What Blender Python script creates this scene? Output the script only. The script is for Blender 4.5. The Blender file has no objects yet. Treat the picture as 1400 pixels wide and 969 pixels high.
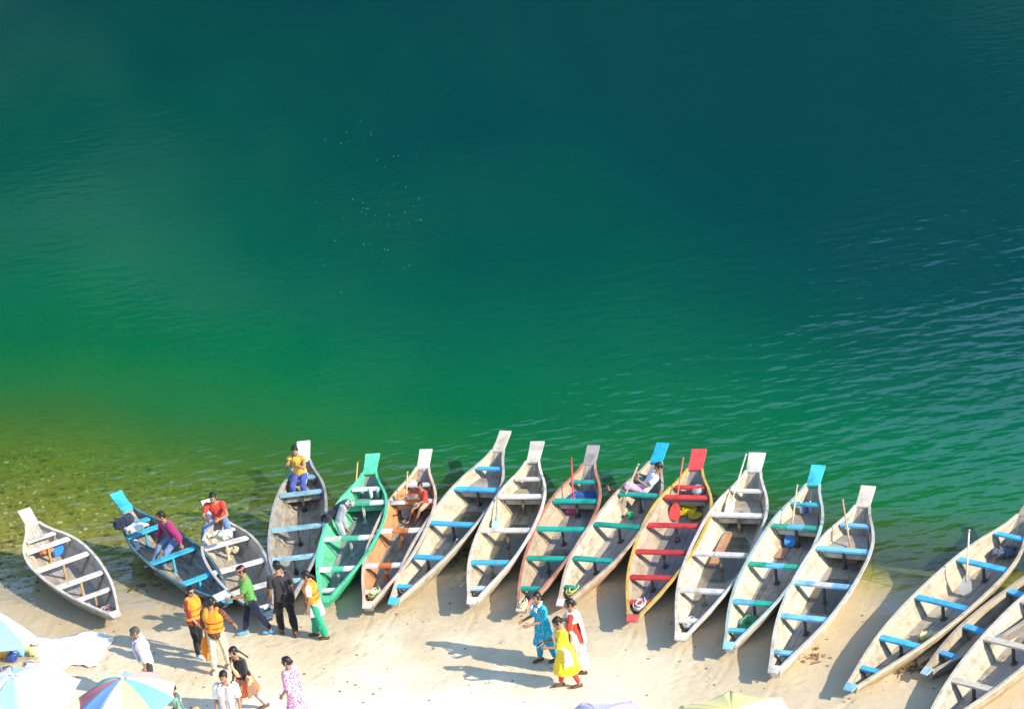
import bpy, bmesh, math, random
import numpy as np
from mathutils import Vector, Matrix, Euler, noise

R = math.radians
random.seed(7)
scene = bpy.context.scene
col = bpy.data.collections.new('river_landing')       # joined to the scene at the very end: keeps modifier evaluation fast

# ------------------------------------------------------------------ camera
F_PX, PITCH, ROLL, CAM_H = 3200.0, 22.2, 7.5, 23.4      # focal length in photo pixels (1400 wide)
cam_d = bpy.data.cameras.new('camera')
cam = bpy.data.objects.new('camera', cam_d)
scene.collection.objects.link(cam)
cam_d.sensor_width = 36
cam_d.lens = F_PX / 1400 * 36
cam_d.clip_start = 0.5
cam_d.clip_end = 5000
cam_rot = Matrix.Rotation(R(90 - PITCH), 3, 'X') @ Matrix.Rotation(R(-ROLL), 3, 'Z')
cam.location = (0, 0, CAM_H)
cam.rotation_euler = cam_rot.to_euler()
scene.camera = cam

# ------------------------------------------------------------------ sky, sun, exposure
SUN_EL, SUN_DIR = 30.0, Vector((0.85, -0.53))            # horizontal direction towards the sun
SUN_DIR.normalize()
world = bpy.data.worlds.new('World')
scene.world = world
world.use_nodes = True
wn, wl = world.node_tree.nodes, world.node_tree.links
sky = wn.new('ShaderNodeTexSky')
sky.sky_type = 'NISHITA'
sky.sun_disc = False
sky.sun_elevation = R(SUN_EL)
sky.sun_rotation = math.atan2(SUN_DIR.x, SUN_DIR.y)
sky.air_density = 1.0
sky.dust_density = 0.3
sky.ozone_density = 2.5
wl.new(sky.outputs[0], wn['Background'].inputs[0])
wn['Background'].inputs[1].default_value = 0.15
sun_d = bpy.data.lights.new('sun', 'SUN')
sun = bpy.data.objects.new('sun', sun_d)
scene.collection.objects.link(sun)
sun_d.energy = 3.25
sun_d.angle = R(0.5)
sun_d.color = (1.0, 0.91, 0.76)
sv = Vector((SUN_DIR.x * math.cos(R(SUN_EL)), SUN_DIR.y * math.cos(R(SUN_EL)), math.sin(R(SUN_EL))))
sun.rotation_euler = sv.to_track_quat('Z', 'Y').to_euler()
sun.location = sv * 60
scene.view_settings.view_transform = 'Standard'
scene.view_settings.look = 'None'
scene.view_settings.exposure = 1.30
scene.view_settings.gamma = 1
scene.render.engine = 'CYCLES'
scene.cycles.transparent_max_bounces = 12

# ------------------------------------------------------------------ helpers
def at(px, py, z=0.0):
    """photo pixel -> world point on the horizontal plane at height z"""
    d = cam_rot @ Vector(((px - 700) / F_PX, -(py - 484.5) / F_PX, -1))
    t = (z - CAM_H) / d.z
    return Vector((d.x * t, d.y * t, z))

def prop(o, label=None, cat=None, group=None, kind=None):
    if label: o['label'] = label
    if cat: o['category'] = cat
    if group: o['group'] = group
    if kind: o['kind'] = kind
    return o

def link(name, me, mats=(), parent=None, smooth=True):
    o = bpy.data.objects.new(name, me)
    col.objects.link(o)
    if mats is not None and not isinstance(mats, (list, tuple)): mats = [mats]
    if mats and not me.materials:
        for m in mats: me.materials.append(m)
    if parent: o.parent = parent
    if smooth and len(me.polygons):
        me.polygons.foreach_set('use_smooth', [True] * len(me.polygons))
    return o

def thing(name, label, cat, loc=(0, 0, 0), rz=0.0, group=None):
    o = bpy.data.objects.new(name, None)
    o.empty_display_size = 0.2
    col.objects.link(o)
    o.location = loc
    o.rotation_euler = (0, 0, rz)
    return prop(o, label, cat, group)

class MB:
    """collects vertices and faces for one mesh"""
    def __init__(s): s.v, s.f, s.m = [], [], []
    def add(s, vs, fs, mi=0):
        b = len(s.v)
        s.v += [tuple(v) for v in vs]
        s.f += [tuple(i + b for i in f) for f in fs]
        s.m += [mi] * len(fs)
        return s
    def box(s, x0, x1, y0, y1, z0, z1, mi=0):
        vs = [(x, y, z) for z in (z0, z1) for y in (y0, y1) for x in (x0, x1)]
        return s.add(vs, [(0, 2, 3, 1), (4, 5, 7, 6), (0, 1, 5, 4), (2, 6, 7, 3), (0, 4, 6, 2), (1, 3, 7, 5)], mi)
    def rings(s, rings, mi=0, caps=True, closed=True):
        n = len(rings[0]); vs = [p for r in rings for p in r]; fs = []
        for i in range(len(rings) - 1):
            for j in range(n if closed else n - 1):
                a, b = i * n + j, i * n + (j + 1) % n
                fs.append((a, b, b + n, a + n))
        if caps:
            fs.append(tuple(reversed(range(n)))); k = (len(rings) - 1) * n
            fs.append(tuple(range(k, k + n)))
        return s.add(vs, fs, mi)
    def loft(s, secs, n=12, mi=0):
        rr = []
        for c, rt, fw, rx, ry in secs:
            c, rt, fw = Vector(c), Vector(rt), Vector(fw)
            rr.append([c + rt * (rx * math.cos(2 * math.pi * k / n)) + fw * (ry * math.sin(2 * math.pi * k / n)) for k in range(n)])
        return s.rings(rr, mi)
    def tube(s, pts, rad, n=8, mi=0, ends=False):
        pts = [Vector(p) for p in pts]
        if not isinstance(rad, (list, tuple)): rad = [rad] * len(pts)
        rr = []; up = None
        for i, p in enumerate(pts):
            d = (pts[min(i + 1, len(pts) - 1)] - pts[max(i - 1, 0)])
            if d.length < 1e-9: d = Vector((0, 0, 1))
            d.normalize()
            if up is None:
                up = Vector((0, 0, 1)) if abs(d.z) < .9 else Vector((1, 0, 0))
            a = (up - d * up.dot(d))
            if a.length < 1e-4: a = d.orthogonal()
            a.normalize(); up = a
            b = d.cross(a)
            rr.append([p + (a * math.cos(2 * math.pi * k / n) + b * math.sin(2 * math.pi * k / n)) * rad[i] for k in range(n)])
        s.rings(rr, mi)
        if ends:
            s.ell(pts[0], (rad[0],) * 3, mi=mi, n=n); s.ell(pts[-1], (rad[-1],) * 3, mi=mi, n=n)
        return s
    def ell(s, c, r, rot=None, mi=0, n=12, m=8):
        c = Vector(c); vs, fs = [], []
        for i in range(1, m):
            t = math.pi * i / m
            for j in range(n):
                a = 2 * math.pi * j / n
                p = Vector((r[0] * math.sin(t) * math.cos(a), r[1] * math.sin(t) * math.sin(a), r[2] * math.cos(t)))
                vs.append(c + (rot @ p if rot else p))
        tp, bt = Vector((0, 0, r[2])), Vector((0, 0, -r[2]))
        vs.append(c + (rot @ tp if rot else tp)); vs.append(c + (rot @ bt if rot else bt))
        for i in range(m - 2):
            for j in range(n):
                a, b = i * n + j, i * n + (j + 1) % n
                fs.append((a, a + n, b + n, b))
        k = (m - 1) * n
        for j in range(n):
            fs.append((k, j, (j + 1) % n)); fs.append((k + 1, (m - 2) * n + (j + 1) % n, (m - 2) * n + j))
        return s.add(vs, fs, mi)
    def mesh(s, name='mesh'):
        me = bpy.data.meshes.new(name)
        me.from_pydata(s.v, [], s.f)
        if any(s.m): me.polygons.foreach_set('material_index', s.m)
        me.update()
        return me
    def build(s, name, mats, parent=None, smooth=False):
        me = s.mesh(name)
        bm = bmesh.new(); bm.from_mesh(me)
        bmesh.ops.recalc_face_normals(bm, faces=bm.faces)
        bm.to_mesh(me); bm.free()
        return link(name, me, mats, parent, smooth)

def blob(mb, voxel, smooth=3, fold=0.0, seed=0.0, fscale=(9, 9, 3)):
    """voxel-union of closed shapes -> one continuous smooth mesh"""
    me = mb.mesh('blob')
    o = bpy.data.objects.new('blob_tmp', me)
    scene.collection.objects.link(o)
    r = o.modifiers.new('r', 'REMESH'); r.mode = 'VOXEL'; r.voxel_size = voxel
    if smooth:
        s = o.modifiers.new('s', 'SMOOTH'); s.iterations = smooth; s.factor = .5
    dg = bpy.context.evaluated_depsgraph_get()
    out = bpy.data.meshes.new_from_object(o.evaluated_get(dg))
    bpy.data.objects.remove(o); bpy.data.meshes.remove(me)
    if fold:
        n = len(out.vertices); co = np.empty(n * 3, np.float32); nr = np.empty(n * 3, np.float32)
        out.vertices.foreach_get('co', co); out.vertices.foreach_get('normal', nr)
        co = co.reshape(-1, 3); nr = nr.reshape(-1, 3)
        k = np.array([fold * noise.noise((p[0] * fscale[0] + seed, p[1] * fscale[1], p[2] * fscale[2])) +
                      fold * .5 * noise.noise((p[0] * 23 + seed, p[1] * 23, p[2] * 11)) for p in co.tolist()], np.float32)
        out.vertices.foreach_set('co', (co + nr * k[:, None]).ravel()); out.update()
    out.materials.clear()
    return out

def mesh_arrays(me):
    n = len(me.vertices); co = np.empty(n * 3); me.vertices.foreach_get('co', co)
    return co.reshape(-1, 3), [tuple(p.vertices) for p in me.polygons], [p.material_index for p in me.polygons]

# ------------------------------------------------------------------ materials
def mat_new(name):
    m = bpy.data.materials.new(name); m.use_nodes = True
    nt = m.node_tree
    return m, nt, nt.nodes['Principled BSDF']

def nd(nt, kind, **kw):
    n = nt.nodes.new(kind)
    for k, v in kw.items():
        if k == 'i':
            for a, b in v.items(): n.inputs[a].default_value = b
        else: setattr(n, k, v)
    return n

def ramp(nt, stops, src=None, interp='LINEAR'):
    r = nd(nt, 'ShaderNodeValToRGB'); r.color_ramp.interpolation = interp
    el = r.color_ramp.elements
    while len(el) < len(stops): el.new(.5)
    for e, (p, c) in zip(el, stops):
        e.position = p; e.color = c if len(c) == 4 else (*c, 1)
    if src is not None: nt.links.new(src, r.inputs[0])
    return r

def mixc(nt, fac, a, b, blend='MIX'):
    m = nd(nt, 'ShaderNodeMix', data_type='RGBA', blend_type=blend)
    for s, v in ((0, fac), (6, a), (7, b)):
        if hasattr(v, 'is_linked') or hasattr(v, 'links'): nt.links.new(v, m.inputs[s])
        elif s == 0: m.inputs[0].default_value = v
        else: m.inputs[s].default_value = (*v, 1) if len(v) == 3 else v
    return m.outputs[2]

def coords(nt, kind='Object', scale=(1, 1, 1), rot=(0, 0, 0)):
    tc = nd(nt, 'ShaderNodeTexCoord'); mp = nd(nt, 'ShaderNodeMapping')
    mp.inputs['Scale'].default_value = scale; mp.inputs['Rotation'].default_value = rot
    nt.links.new(tc.outputs[kind], mp.inputs[0])
    return mp.outputs[0]

def noise_t(nt, vec, scale, detail=4, rough=.55):
    n = nd(nt, 'ShaderNodeTexNoise', i={'Scale': scale, 'Detail': detail, 'Roughness': rough})
    nt.links.new(vec, n.inputs['Vector'])
    return n.outputs['Fac']

_wood = {}
def paint(color, wear=.35, bare=(.46, .38, .27), rough=.62, tag=''):
    """weathered boat paint / bare plank: grain along the boat, worn patches, dirt"""
    key = (color, wear, bare, rough)
    if key in _wood: return _wood[key]
    m, nt, b = mat_new('weathered_wood' + tag)
    v = coords(nt, 'Object', (1.1, 9, 7))
    v2 = coords(nt, 'Object', (1, 1, 1))
    info = nd(nt, 'ShaderNodeObjectInfo')
    off = nd(nt, 'ShaderNodeVectorMath', operation='ADD'); nt.links.new(v, off.inputs[0])
    cmb = nd(nt, 'ShaderNodeCombineXYZ'); mul = nd(nt, 'ShaderNodeMath', operation='MULTIPLY', i={1: 40.0})
    nt.links.new(info.outputs['Random'], mul.inputs[0]); nt.links.new(mul.outputs[0], cmb.inputs[0])
    nt.links.new(mul.outputs[0], cmb.inputs[2]); nt.links.new(cmb.outputs[0], off.inputs[1])
    g = noise_t(nt, off.outputs[0], 4.0, 6, .65)
    w = noise_t(nt, off.outputs[0], 1.6, 5, .6)
    wm = ramp(nt, [(.80 - wear * .85, (0, 0, 0)), (.90 - wear * .75, (1, 1, 1))], w)
    grey = mixc(nt, g, tuple(c * .55 for c in bare), tuple(min(1, c * 1.25) for c in bare))
    pc = mixc(nt, g, tuple(c * .80 for c in color), tuple(min(1, c * 1.08) for c in color))
    c1 = mixc(nt, wm.outputs[0], pc, grey)
    off2 = nd(nt, 'ShaderNodeVectorMath', operation='ADD'); nt.links.new(v2, off2.inputs[0]); nt.links.new(cmb.outputs[0], off2.inputs[1])
    d = noise_t(nt, off2.outputs[0], 3.1, 6, .7)
    dm = ramp(nt, [(.30, (.45, .42, .38)), (.52, (1, 1, 1))], d)
    c2 = mixc(nt, .8, c1, dm.outputs[0], 'MULTIPLY')
    rv = nd(nt, 'ShaderNodeMapRange', i={3: .82, 4: 1.1}); nt.links.new(info.outputs['Random'], rv.inputs[0])
    hsv = nd(nt, 'ShaderNodeHueSaturation'); nt.links.new(c2, hsv.inputs['Color']); nt.links.new(rv.outputs[0], hsv.inputs['Value'])
    nt.links.new(hsv.outputs[0], b.inputs['Base Color'])
    b.inputs['Roughness'].default_value = rough
    b.inputs['Specular IOR Level'].default_value = .3
    bp = nd(nt, 'ShaderNodeBump', i={'Strength': .5, 'Distance': .008})
    nt.links.new(g, bp.inputs['Height']); nt.links.new(bp.outputs[0], b.inputs['Normal'])
    _wood[key] = m
    return m

_plain = {}
def plain(name, color, rough=.7, var=.12, scale=14, spec=.25, sheen=0, bump=0.0):
    key = (name, color, rough)
    if key in _plain: return _plain[key]
    m, nt, b = mat_new(name)
    v = coords(nt, 'Object')
    n = noise_t(nt, v, scale, 5, .6)
    c = mixc(nt, n, tuple(max(0, x * (1 - var * 1.6)) for x in color), tuple(min(1, x * (1 + var)) for x in color))
    nt.links.new(c, b.inputs['Base Color'])
    b.inputs['Roughness'].default_value = rough
    b.inputs['Specular IOR Level'].default_value = spec
    if sheen: b.inputs['Sheen Weight'].default_value = sheen
    if bump:
        bp = nd(nt, 'ShaderNodeBump', i={'Strength': .6, 'Distance': bump})
        nt.links.new(n, bp.inputs['Height']); nt.links.new(bp.outputs[0], b.inputs['Normal'])
    _plain[key] = m
    return m

def cloth(name, color, var=.18): return plain('cloth_' + name, color, .85, var, 18, .15, .25, .003)

def patterned(name, c1, c2, kind='dots', scale=30, thr=.25):
    m, nt, b = mat_new('cloth_' + name)
    v = coords(nt, 'Object')
    if kind == 'dots':
        vo = nd(nt, 'ShaderNodeTexVoronoi', i={'Scale': scale, 'Randomness': .25})
        nt.links.new(v, vo.inputs['Vector'])
        f = ramp(nt, [(thr, (1, 1, 1)), (thr + .06, (0, 0, 0))], vo.outputs['Distance']).outputs[0]
    elif kind == 'floral':
        f = ramp(nt, [(.47, (0, 0, 0)), (.53, (1, 1, 1))], noise_t(nt, v, scale, 2, .7)).outputs[0]
    elif kind == 'stripes':
        w = nd(nt, 'ShaderNodeTexWave', wave_type='BANDS', bands_direction='X', i={'Scale': scale, 'Distortion': .6, 'Detail': 1.0})
        nt.links.new(v, w.inputs['Vector'])
        f = ramp(nt, [(.45, (0, 0, 0)), (.6, (1, 1, 1))], w.outputs['Fac']).outputs[0]
    elif kind == 'check':
        w = nd(nt, 'ShaderNodeTexChecker', i={'Scale': scale}); nt.links.new(v, w.inputs['Vector']); f = w.outputs['Fac']
    nt.links.new(mixc(nt, f, c1, c2), b.inputs['Base Color'])
    b.inputs['Roughness'].default_value = .85
    b.inputs['Specular IOR Level'].default_value = .15
    return m

# ------------------------------------------------------------------ terrain
SHORE_PX = [(-700, 770), (-250, 800), (0, 822), (100, 836), (200, 830), (300, 812), (450, 800), (600, 792), (800, 795), (1000, 802),
            (1150, 818), (1250, 842), (1400, 856), (1700, 858), (2300, 850)]
_sh = [at(*p) for p in SHORE_PX]
SX, SY = np.array([p.x for p in _sh]), np.array([p.y for p in _sh])
def shore_y(x): return np.interp(x, SX, SY)
# water depth against distance from the waterline; the shelf is wide on the left, narrow on the right
_DD = np.array([0, 1.5, 4, 8, 13, 20, 32, 60, 110, 140, 170])
_DL = np.array([0, .07, .32, .85, 1.9, 4.2, 7.4, 10.0, 11, 8, -2])
_DR = np.array([0, .10, .85, 2.6, 4.8, 7.2, 9.6, 11.0, 11, 8, -2])
_DT = np.arange(0, 170.1, .25)
def _soft(v):                                   # rounded slope instead of straight facets
    q = np.interp(_DT, _DD, v); k = 13; p = np.pad(q, k, mode='edge'); p = np.convolve(p, np.ones(2 * k + 1) / (2 * k + 1), 'same')[k:-k]
    w = np.clip(_DT / 4, 0, 1); return q * (1 - w) + p * w
_DL, _DR = _soft(_DL), _soft(_DR)
def bed_z(x, y):
    d = y - shore_y(x)
    k = np.clip((x + 13) / 14.0, 0, 1); k = k * k * (3 - 2 * k)
    d2 = d + np.sin(x * .31 + 1.3) * .5 * np.clip(d / 6, 0, 1) + np.sin(x * .13 + y * .21) * 1.1 * np.clip(d / 10, 0, 1)
    dp = (1 - k) * np.interp(d2, _DT, _DL) + k * np.interp(d2, _DT, _DR)
    kr = np.clip((x - 2) / 8.0, 0, 1); dp = dp * (1 + .5 * kr * kr * (3 - 2 * kr) * np.clip((d - 1) / 4, 0, 1) * np.clip((60 - d) / 50, 0, 1))
    up = np.interp(-d, [0, 1, 3, 8, 30, 120], [0, .012, .045, .24, 1.0, 3.0])
    z = np.where(d > 0, -dp, up)
    lump = (np.sin(x * 1.7 + y * .6) * np.sin(y * 1.3 - x * .5) * .007 + np.sin(x * 4.1) * np.sin(y * 3.3 + x) * .004)
    return z + lump * np.clip(np.abs(d) / 3.0, 0, 1)
def gz(x, y): return float(bed_z(np.float64(x), np.float64(y)))
def ground(px, py):
    p = at(px, py, .12)
    for _ in range(4): p = at(px, py, gz(p.x, p.y))
    return p

def grid(xs, ys):
    X, Y = np.meshgrid(xs, ys)
    nx, ny = len(xs), len(ys)
    fs = [(j * nx + i, j * nx + i + 1, (j + 1) * nx + i + 1, (j + 1) * nx + i) for j in range(ny - 1) for i in range(nx - 1)]
    return X, Y, fs
def axis(*segs):
    out = []
    for a, b, st in segs: out += list(np.arange(a, b, st))
    return np.array(out + [segs[-1][1]])

xs = axis((-260, -60, 20), (-60, -18, 2), (-18, -12, .15), (-12, 9, .06), (9, 18, .15), (18, 60, 2), (60, 260, 20))
ys = axis((-90, 20, 5), (20, 33, 1), (33, 45, .06), (45, 62, .2), (62, 90, 1), (90, 172, 4))
X, Y, fs = grid(xs, ys)
Z = bed_z(X, Y)
rng = np.random.default_rng(3)
# trodden sand: small dimples and footprints
near = (Y < shore_y(X) + .2) & (Y > 33) & (np.abs(X) < 18)
Z = Z + np.where(near, rng.normal(0, .0035, Z.shape), 0)
xi = lambda v, a: int(np.clip(np.searchsorted(a, v), 0, len(a) - 1))
def press(fx, fy, ang, lx, ly, dep):              # one dent in the sand, with a pushed-up edge
    i0, i1, j0, j1 = xi(fx - .5, xs), xi(fx + .5, xs), xi(fy - .5, ys), xi(fy + .5, ys)
    c, s_ = math.cos(ang), math.sin(ang); dx, dy = X[j0:j1, i0:i1] - fx, Y[j0:j1, i0:i1] - fy
    dd = ((dx * c + dy * s_) / lx) ** 2 + ((dy * c - dx * s_) / ly) ** 2
    Z[j0:j1, i0:i1] += dep * (-np.exp(-dd) + .45 * np.exp(-(dd - 2.0) ** 2))
for _ in range(190):                                # trails of footprints
    fx, fy, an = rng.uniform(-13, 10), rng.uniform(33.5, 45), rng.uniform(0, 2 * math.pi)
    for k in range(rng.integers(3, 9)):
        an += rng.normal(0, .15); fx += math.cos(an) * .36; fy += math.sin(an) * .36; sd = (-1) ** k * .08
        px_, py_ = fx - math.sin(an) * sd, fy + math.cos(an) * sd
        if py_ > shore_y(px_) - 2.0 or py_ < 33.3: continue
        press(px_, py_, an, .14, .07, .011)
for bx, by, sx_, sy_ in ((540, 823, 692, 591), (647, 824, 736, 609), (866, 845, 957, 618), (932, 871, 1036, 622), (998, 886, 1120, 644), (1060, 919, 1188, 667), (1165, 940, 1416, 680), (504, 829, 583, 616)):
    p, q = at(bx, by, .3), at(sx_, sy_, .8); dv = (p - q).normalized()      # keel grooves where boats were dragged up
    for k in range(14):
        w = p + dv * (k * .12); press(w.x + math.sin(k * .4) * .03, w.y, math.atan2(dv.y, dv.x), .16, .055, .010 * (1 - k / 15))
me = bpy.data.meshes.new('river_bank')
me.from_pydata(np.stack([X, Y, Z], -1).reshape(-1, 3).tolist(), [], fs)
m, nt, b = mat_new('sand_and_riverbed')
g = nd(nt, 'ShaderNodeNewGeometry'); sx = nd(nt, 'ShaderNodeSeparateXYZ'); nt.links.new(g.outputs['Position'], sx.inputs[0])
P = g.outputs['Position']
n1 = noise_t(nt, P, 1.3, 6, .6); n2 = noise_t(nt, P, 22, 6, .7); n3 = noise_t(nt, P, .35, 3, .5)
zz0 = nd(nt, 'ShaderNodeMath', operation='MULTIPLY_ADD', i={1: .10, 2: -.05}); nt.links.new(n1, zz0.inputs[0]); zz0a = nd(nt, 'ShaderNodeMath', operation='ADD'); nt.links.new(zz0.outputs[0], zz0a.inputs[0]); nt.links.new(sx.outputs[2], zz0a.inputs[1]); zz0 = zz0a
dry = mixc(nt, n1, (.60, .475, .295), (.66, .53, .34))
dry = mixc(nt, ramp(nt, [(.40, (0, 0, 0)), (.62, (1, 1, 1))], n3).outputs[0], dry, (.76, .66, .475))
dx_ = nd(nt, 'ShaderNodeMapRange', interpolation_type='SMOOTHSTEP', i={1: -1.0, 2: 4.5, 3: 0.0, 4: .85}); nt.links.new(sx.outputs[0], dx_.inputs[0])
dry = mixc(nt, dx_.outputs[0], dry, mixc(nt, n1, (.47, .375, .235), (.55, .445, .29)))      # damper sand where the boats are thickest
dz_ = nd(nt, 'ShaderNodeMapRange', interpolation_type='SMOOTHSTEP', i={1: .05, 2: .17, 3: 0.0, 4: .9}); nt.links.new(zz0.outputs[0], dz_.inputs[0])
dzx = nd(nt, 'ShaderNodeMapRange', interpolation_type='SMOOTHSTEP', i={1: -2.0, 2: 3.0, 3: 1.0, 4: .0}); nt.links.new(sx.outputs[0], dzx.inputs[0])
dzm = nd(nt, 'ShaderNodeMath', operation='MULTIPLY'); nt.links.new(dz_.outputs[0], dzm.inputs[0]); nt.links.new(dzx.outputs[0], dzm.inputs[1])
dry = mixc(nt, dzm.outputs[0], dry, (.84, .755, .59))                     # overexposed glare painted in as whiter dry sand, left and higher up
spk = ramp(nt, [(.30, (.5, .45, .38)), (.42, (1, 1, 1))], n2)
dry = mixc(nt, .7, dry, spk.outputs[0], 'MULTIPLY')
wet = mixc(nt, n1, (.42, .33, .195), (.48, .38, .235))
jz = nd(nt, 'ShaderNodeMath', operation='MULTIPLY_ADD', i={1: .05, 2: -.025}); nt.links.new(n1, jz.inputs[0])
zz = nd(nt, 'ShaderNodeMath', operation='ADD'); nt.links.new(sx.outputs[2], zz.inputs[0]); nt.links.new(jz.outputs[0], zz.inputs[1])
wf = nd(nt, 'ShaderNodeMapRange', i={1: .004, 2: .055}); nt.links.new(zz.outputs[0], wf.inputs[0])
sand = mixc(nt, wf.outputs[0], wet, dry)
vo = nd(nt, 'ShaderNodeTexVoronoi', i={'Scale': 5.5, 'Randomness': 1.0}); nt.links.new(P, vo.inputs['Vector'])
vo2 = nd(nt, 'ShaderNodeTexVoronoi', i={'Scale': 2.2, 'Randomness': 1.0}); nt.links.new(P, vo2.inputs['Vector'])
pebc = ramp(nt, [(0, (.18, .14, .04)), (.4, (.46, .36, .09)), (.8, (.62, .50, .15)), (1, (.75, .66, .36))], vo.outputs['Color'])
ped = ramp(nt, [(.0, (1, 1, 1)), (.75, (.55, .5, .4))], vo.outputs['Distance'])
bedc = mixc(nt, 1, pebc.outputs[0], ped.outputs[0], 'MULTIPLY')
bedc = mixc(nt, ramp(nt, [(.35, (0, 0, 0)), (.7, (.8, .8, .8))], n1).outputs[0], bedc, (.50, .39, .10))
bf = nd(nt, 'ShaderNodeMapRange', i={1: -.02, 2: -.30}); nt.links.new(zz.outputs[0], bf.inputs[0])
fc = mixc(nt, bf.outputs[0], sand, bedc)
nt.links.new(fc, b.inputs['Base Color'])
rr_ = nd(nt, 'ShaderNodeMapRange', i={1: -.01, 2: .04, 3: .42, 4: .9}); nt.links.new(zz.outputs[0], rr_.inputs[0])
nt.links.new(rr_.outputs[0], b.inputs['Roughness'])
b.inputs['Specular IOR Level'].default_value = .25
bp = nd(nt, 'ShaderNodeBump', i={'Strength': .55, 'Distance': .02}); nt.links.new(n2, bp.inputs['Height']); nt.links.new(bp.outputs[0], b.inputs['Normal'])
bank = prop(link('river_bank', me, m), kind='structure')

# water: one sheet at the river's level, its depth taken from the bed below
xs = axis((-260, -60, 10), (-60, -20, 2), (-20, 20, .4), (20, 60, 2), (60, 260, 10))
ys = axis((36, 62, .3), (62, 90, 1), (90, 168, 3))
X, Y, fs = grid(xs, ys)
D = np.maximum(-bed_z(X, Y), 0)
me = bpy.data.meshes.new('river_water')
me.from_pydata(np.stack([X, Y, X * 0], -1).reshape(-1, 3).tolist(), [], fs)
a = me.attributes.new('depth', 'FLOAT', 'POINT'); a.data.foreach_set('value', D.ravel().astype(np.float32))
m, nt, b = mat_new('river_water')
nt.nodes.remove(b)
out = nt.nodes['Material Output']
at_ = nd(nt, 'ShaderNodeAttribute', attribute_name='depth')
dep = at_.outputs['Fac']
g = nd(nt, 'ShaderNodeNewGeometry'); P = g.outputs['Position']
ex = nd(nt, 'ShaderNodeMath', operation='MULTIPLY', i={1: -.52}); nt.links.new(dep, ex.inputs[0])
ex2 = nd(nt, 'ShaderNodeMath', operation='EXPONENT'); nt.links.new(ex.outputs[0], ex2.inputs[0])
op = nd(nt, 'ShaderNodeMath', operation='SUBTRACT', i={0: 1.0}); nt.links.new(ex2.outputs[0], op.inputs[1])
dn = nd(nt, 'ShaderNodeMapRange', i={1: 0, 2: 12}); 
patch = noise_t(nt, coords(nt, 'Object', (.05, .03, 1)), 2.0, 4, .6)
pj = nd(nt, 'ShaderNodeMath', operation='MULTIPLY_ADD', i={1: 3.0, 2: -1.5}); nt.links.new(patch, pj.inputs[0])
pj2 = nd(nt, 'ShaderNodeMath', operation='MULTIPLY_ADD'); nt.links.new(pj.outputs[0], pj2.inputs[0])
dsc = nd(nt, 'ShaderNodeMapRange', i={1: 0, 2: 4}); nt.links.new(dep, dsc.inputs[0])
nt.links.new(dsc.outputs[0], pj2.inputs[1]); nt.links.new(dep, pj2.inputs[2])
nt.links.new(pj2.outputs[0], dn.inputs[0])
sc = ramp(nt, [(0, (.17, .18, .022)), (.06, (.085, .200, .028)), (.13, (.008, .205, .050)), (.22, (.0002, .150, .054)), (.40, (.0001, .100, .052)),
               (.62, (.0001, .066, .048)), (.85, (.0001, .043, .048)), (1, (.0001, .040, .047))], dn.outputs[0])
tint = ramp(nt, [(0, (1, 1, 1)), (.06, (.72, .86, .50)), (.2, (.3, .7, .3))], dn.outputs[0])
tr = nd(nt, 'ShaderNodeBsdfTransparent'); nt.links.new(tint.outputs[0], tr.inputs[0])
df = nd(nt, 'ShaderNodeBsdfDiffuse'); nt.links.new(sc.outputs[0], df.inputs[0])
m1 = nd(nt, 'ShaderNodeMixShader'); nt.links.new(op.outputs[0], m1.inputs[0]); nt.links.new(tr.outputs[0], m1.inputs[1]); nt.links.new(df.outputs[0], m1.inputs[2])
# ripples: short crests, finer chop on top, calm and ruffled areas
va = coords(nt, 'Object', (1.0, 1.75, 1), (0, 0, R(-16)))
vb = coords(nt, 'Object', (1.0, 2.2, 1), (0, 0, R(9)))
wa = noise_t(nt, va, 1.25, 1.5, .45); wb = noise_t(nt, vb, 3.4, 3, .5)
calm = ramp(nt, [(.36, (.35, .35, .35)), (.62, (1, 1, 1))], noise_t(nt, coords(nt, 'Object', (.09, .14, 1)), 1.3, 3, .5))
hm = nd(nt, 'ShaderNodeMath', operation='MULTIPLY_ADD', i={1: .16}); nt.links.new(wb, hm.inputs[0]); nt.links.new(wa, hm.inputs[2])
spx = nd(nt, 'ShaderNodeSeparateXYZ'); nt.links.new(P, spx.inputs[0])
wx = nd(nt, 'ShaderNodeMapRange', interpolation_type='SMOOTHSTEP', i={1: -3.0, 2: 11.0, 3: .32, 4: 1.0}); nt.links.new(spx.outputs[0], wx.inputs[0])
wy = nd(nt, 'ShaderNodeMapRange', interpolation_type='SMOOTHSTEP', i={1: 46.0, 2: 66.0, 3: 1.0, 4: .45}); nt.links.new(spx.outputs[1], wy.inputs[0])
wxy = nd(nt, 'ShaderNodeMath', operation='MULTIPLY'); nt.links.new(wx.outputs[0], wxy.inputs[0]); nt.links.new(wy.outputs[0], wxy.inputs[1])
wc = nd(nt, 'ShaderNodeMath', operation='MULTIPLY'); nt.links.new(wxy.outputs[0], wc.inputs[0]); nt.links.new(calm.outputs[0], wc.inputs[1])
hh = nd(nt, 'ShaderNodeMath', operation='MULTIPLY'); nt.links.new(hm.outputs[0], hh.inputs[0]); nt.links.new(wc.outputs[0], hh.inputs[1])
bp = nd(nt, 'ShaderNodeBump', i={'Strength': 1.0, 'Distance': .070}); nt.links.new(hh.outputs[0], bp.inputs['Height'])
gl = nd(nt, 'ShaderNodeBsdfGlossy', i={'Roughness': .02}); nt.links.new(bp.outputs[0], gl.inputs['Normal'])
fr = nd(nt, 'ShaderNodeFresnel', i={'IOR': 1.85}); nt.links.new(bp.outputs[0], fr.inputs['Normal'])
m2 = nd(nt, 'ShaderNodeMixShader')
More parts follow.
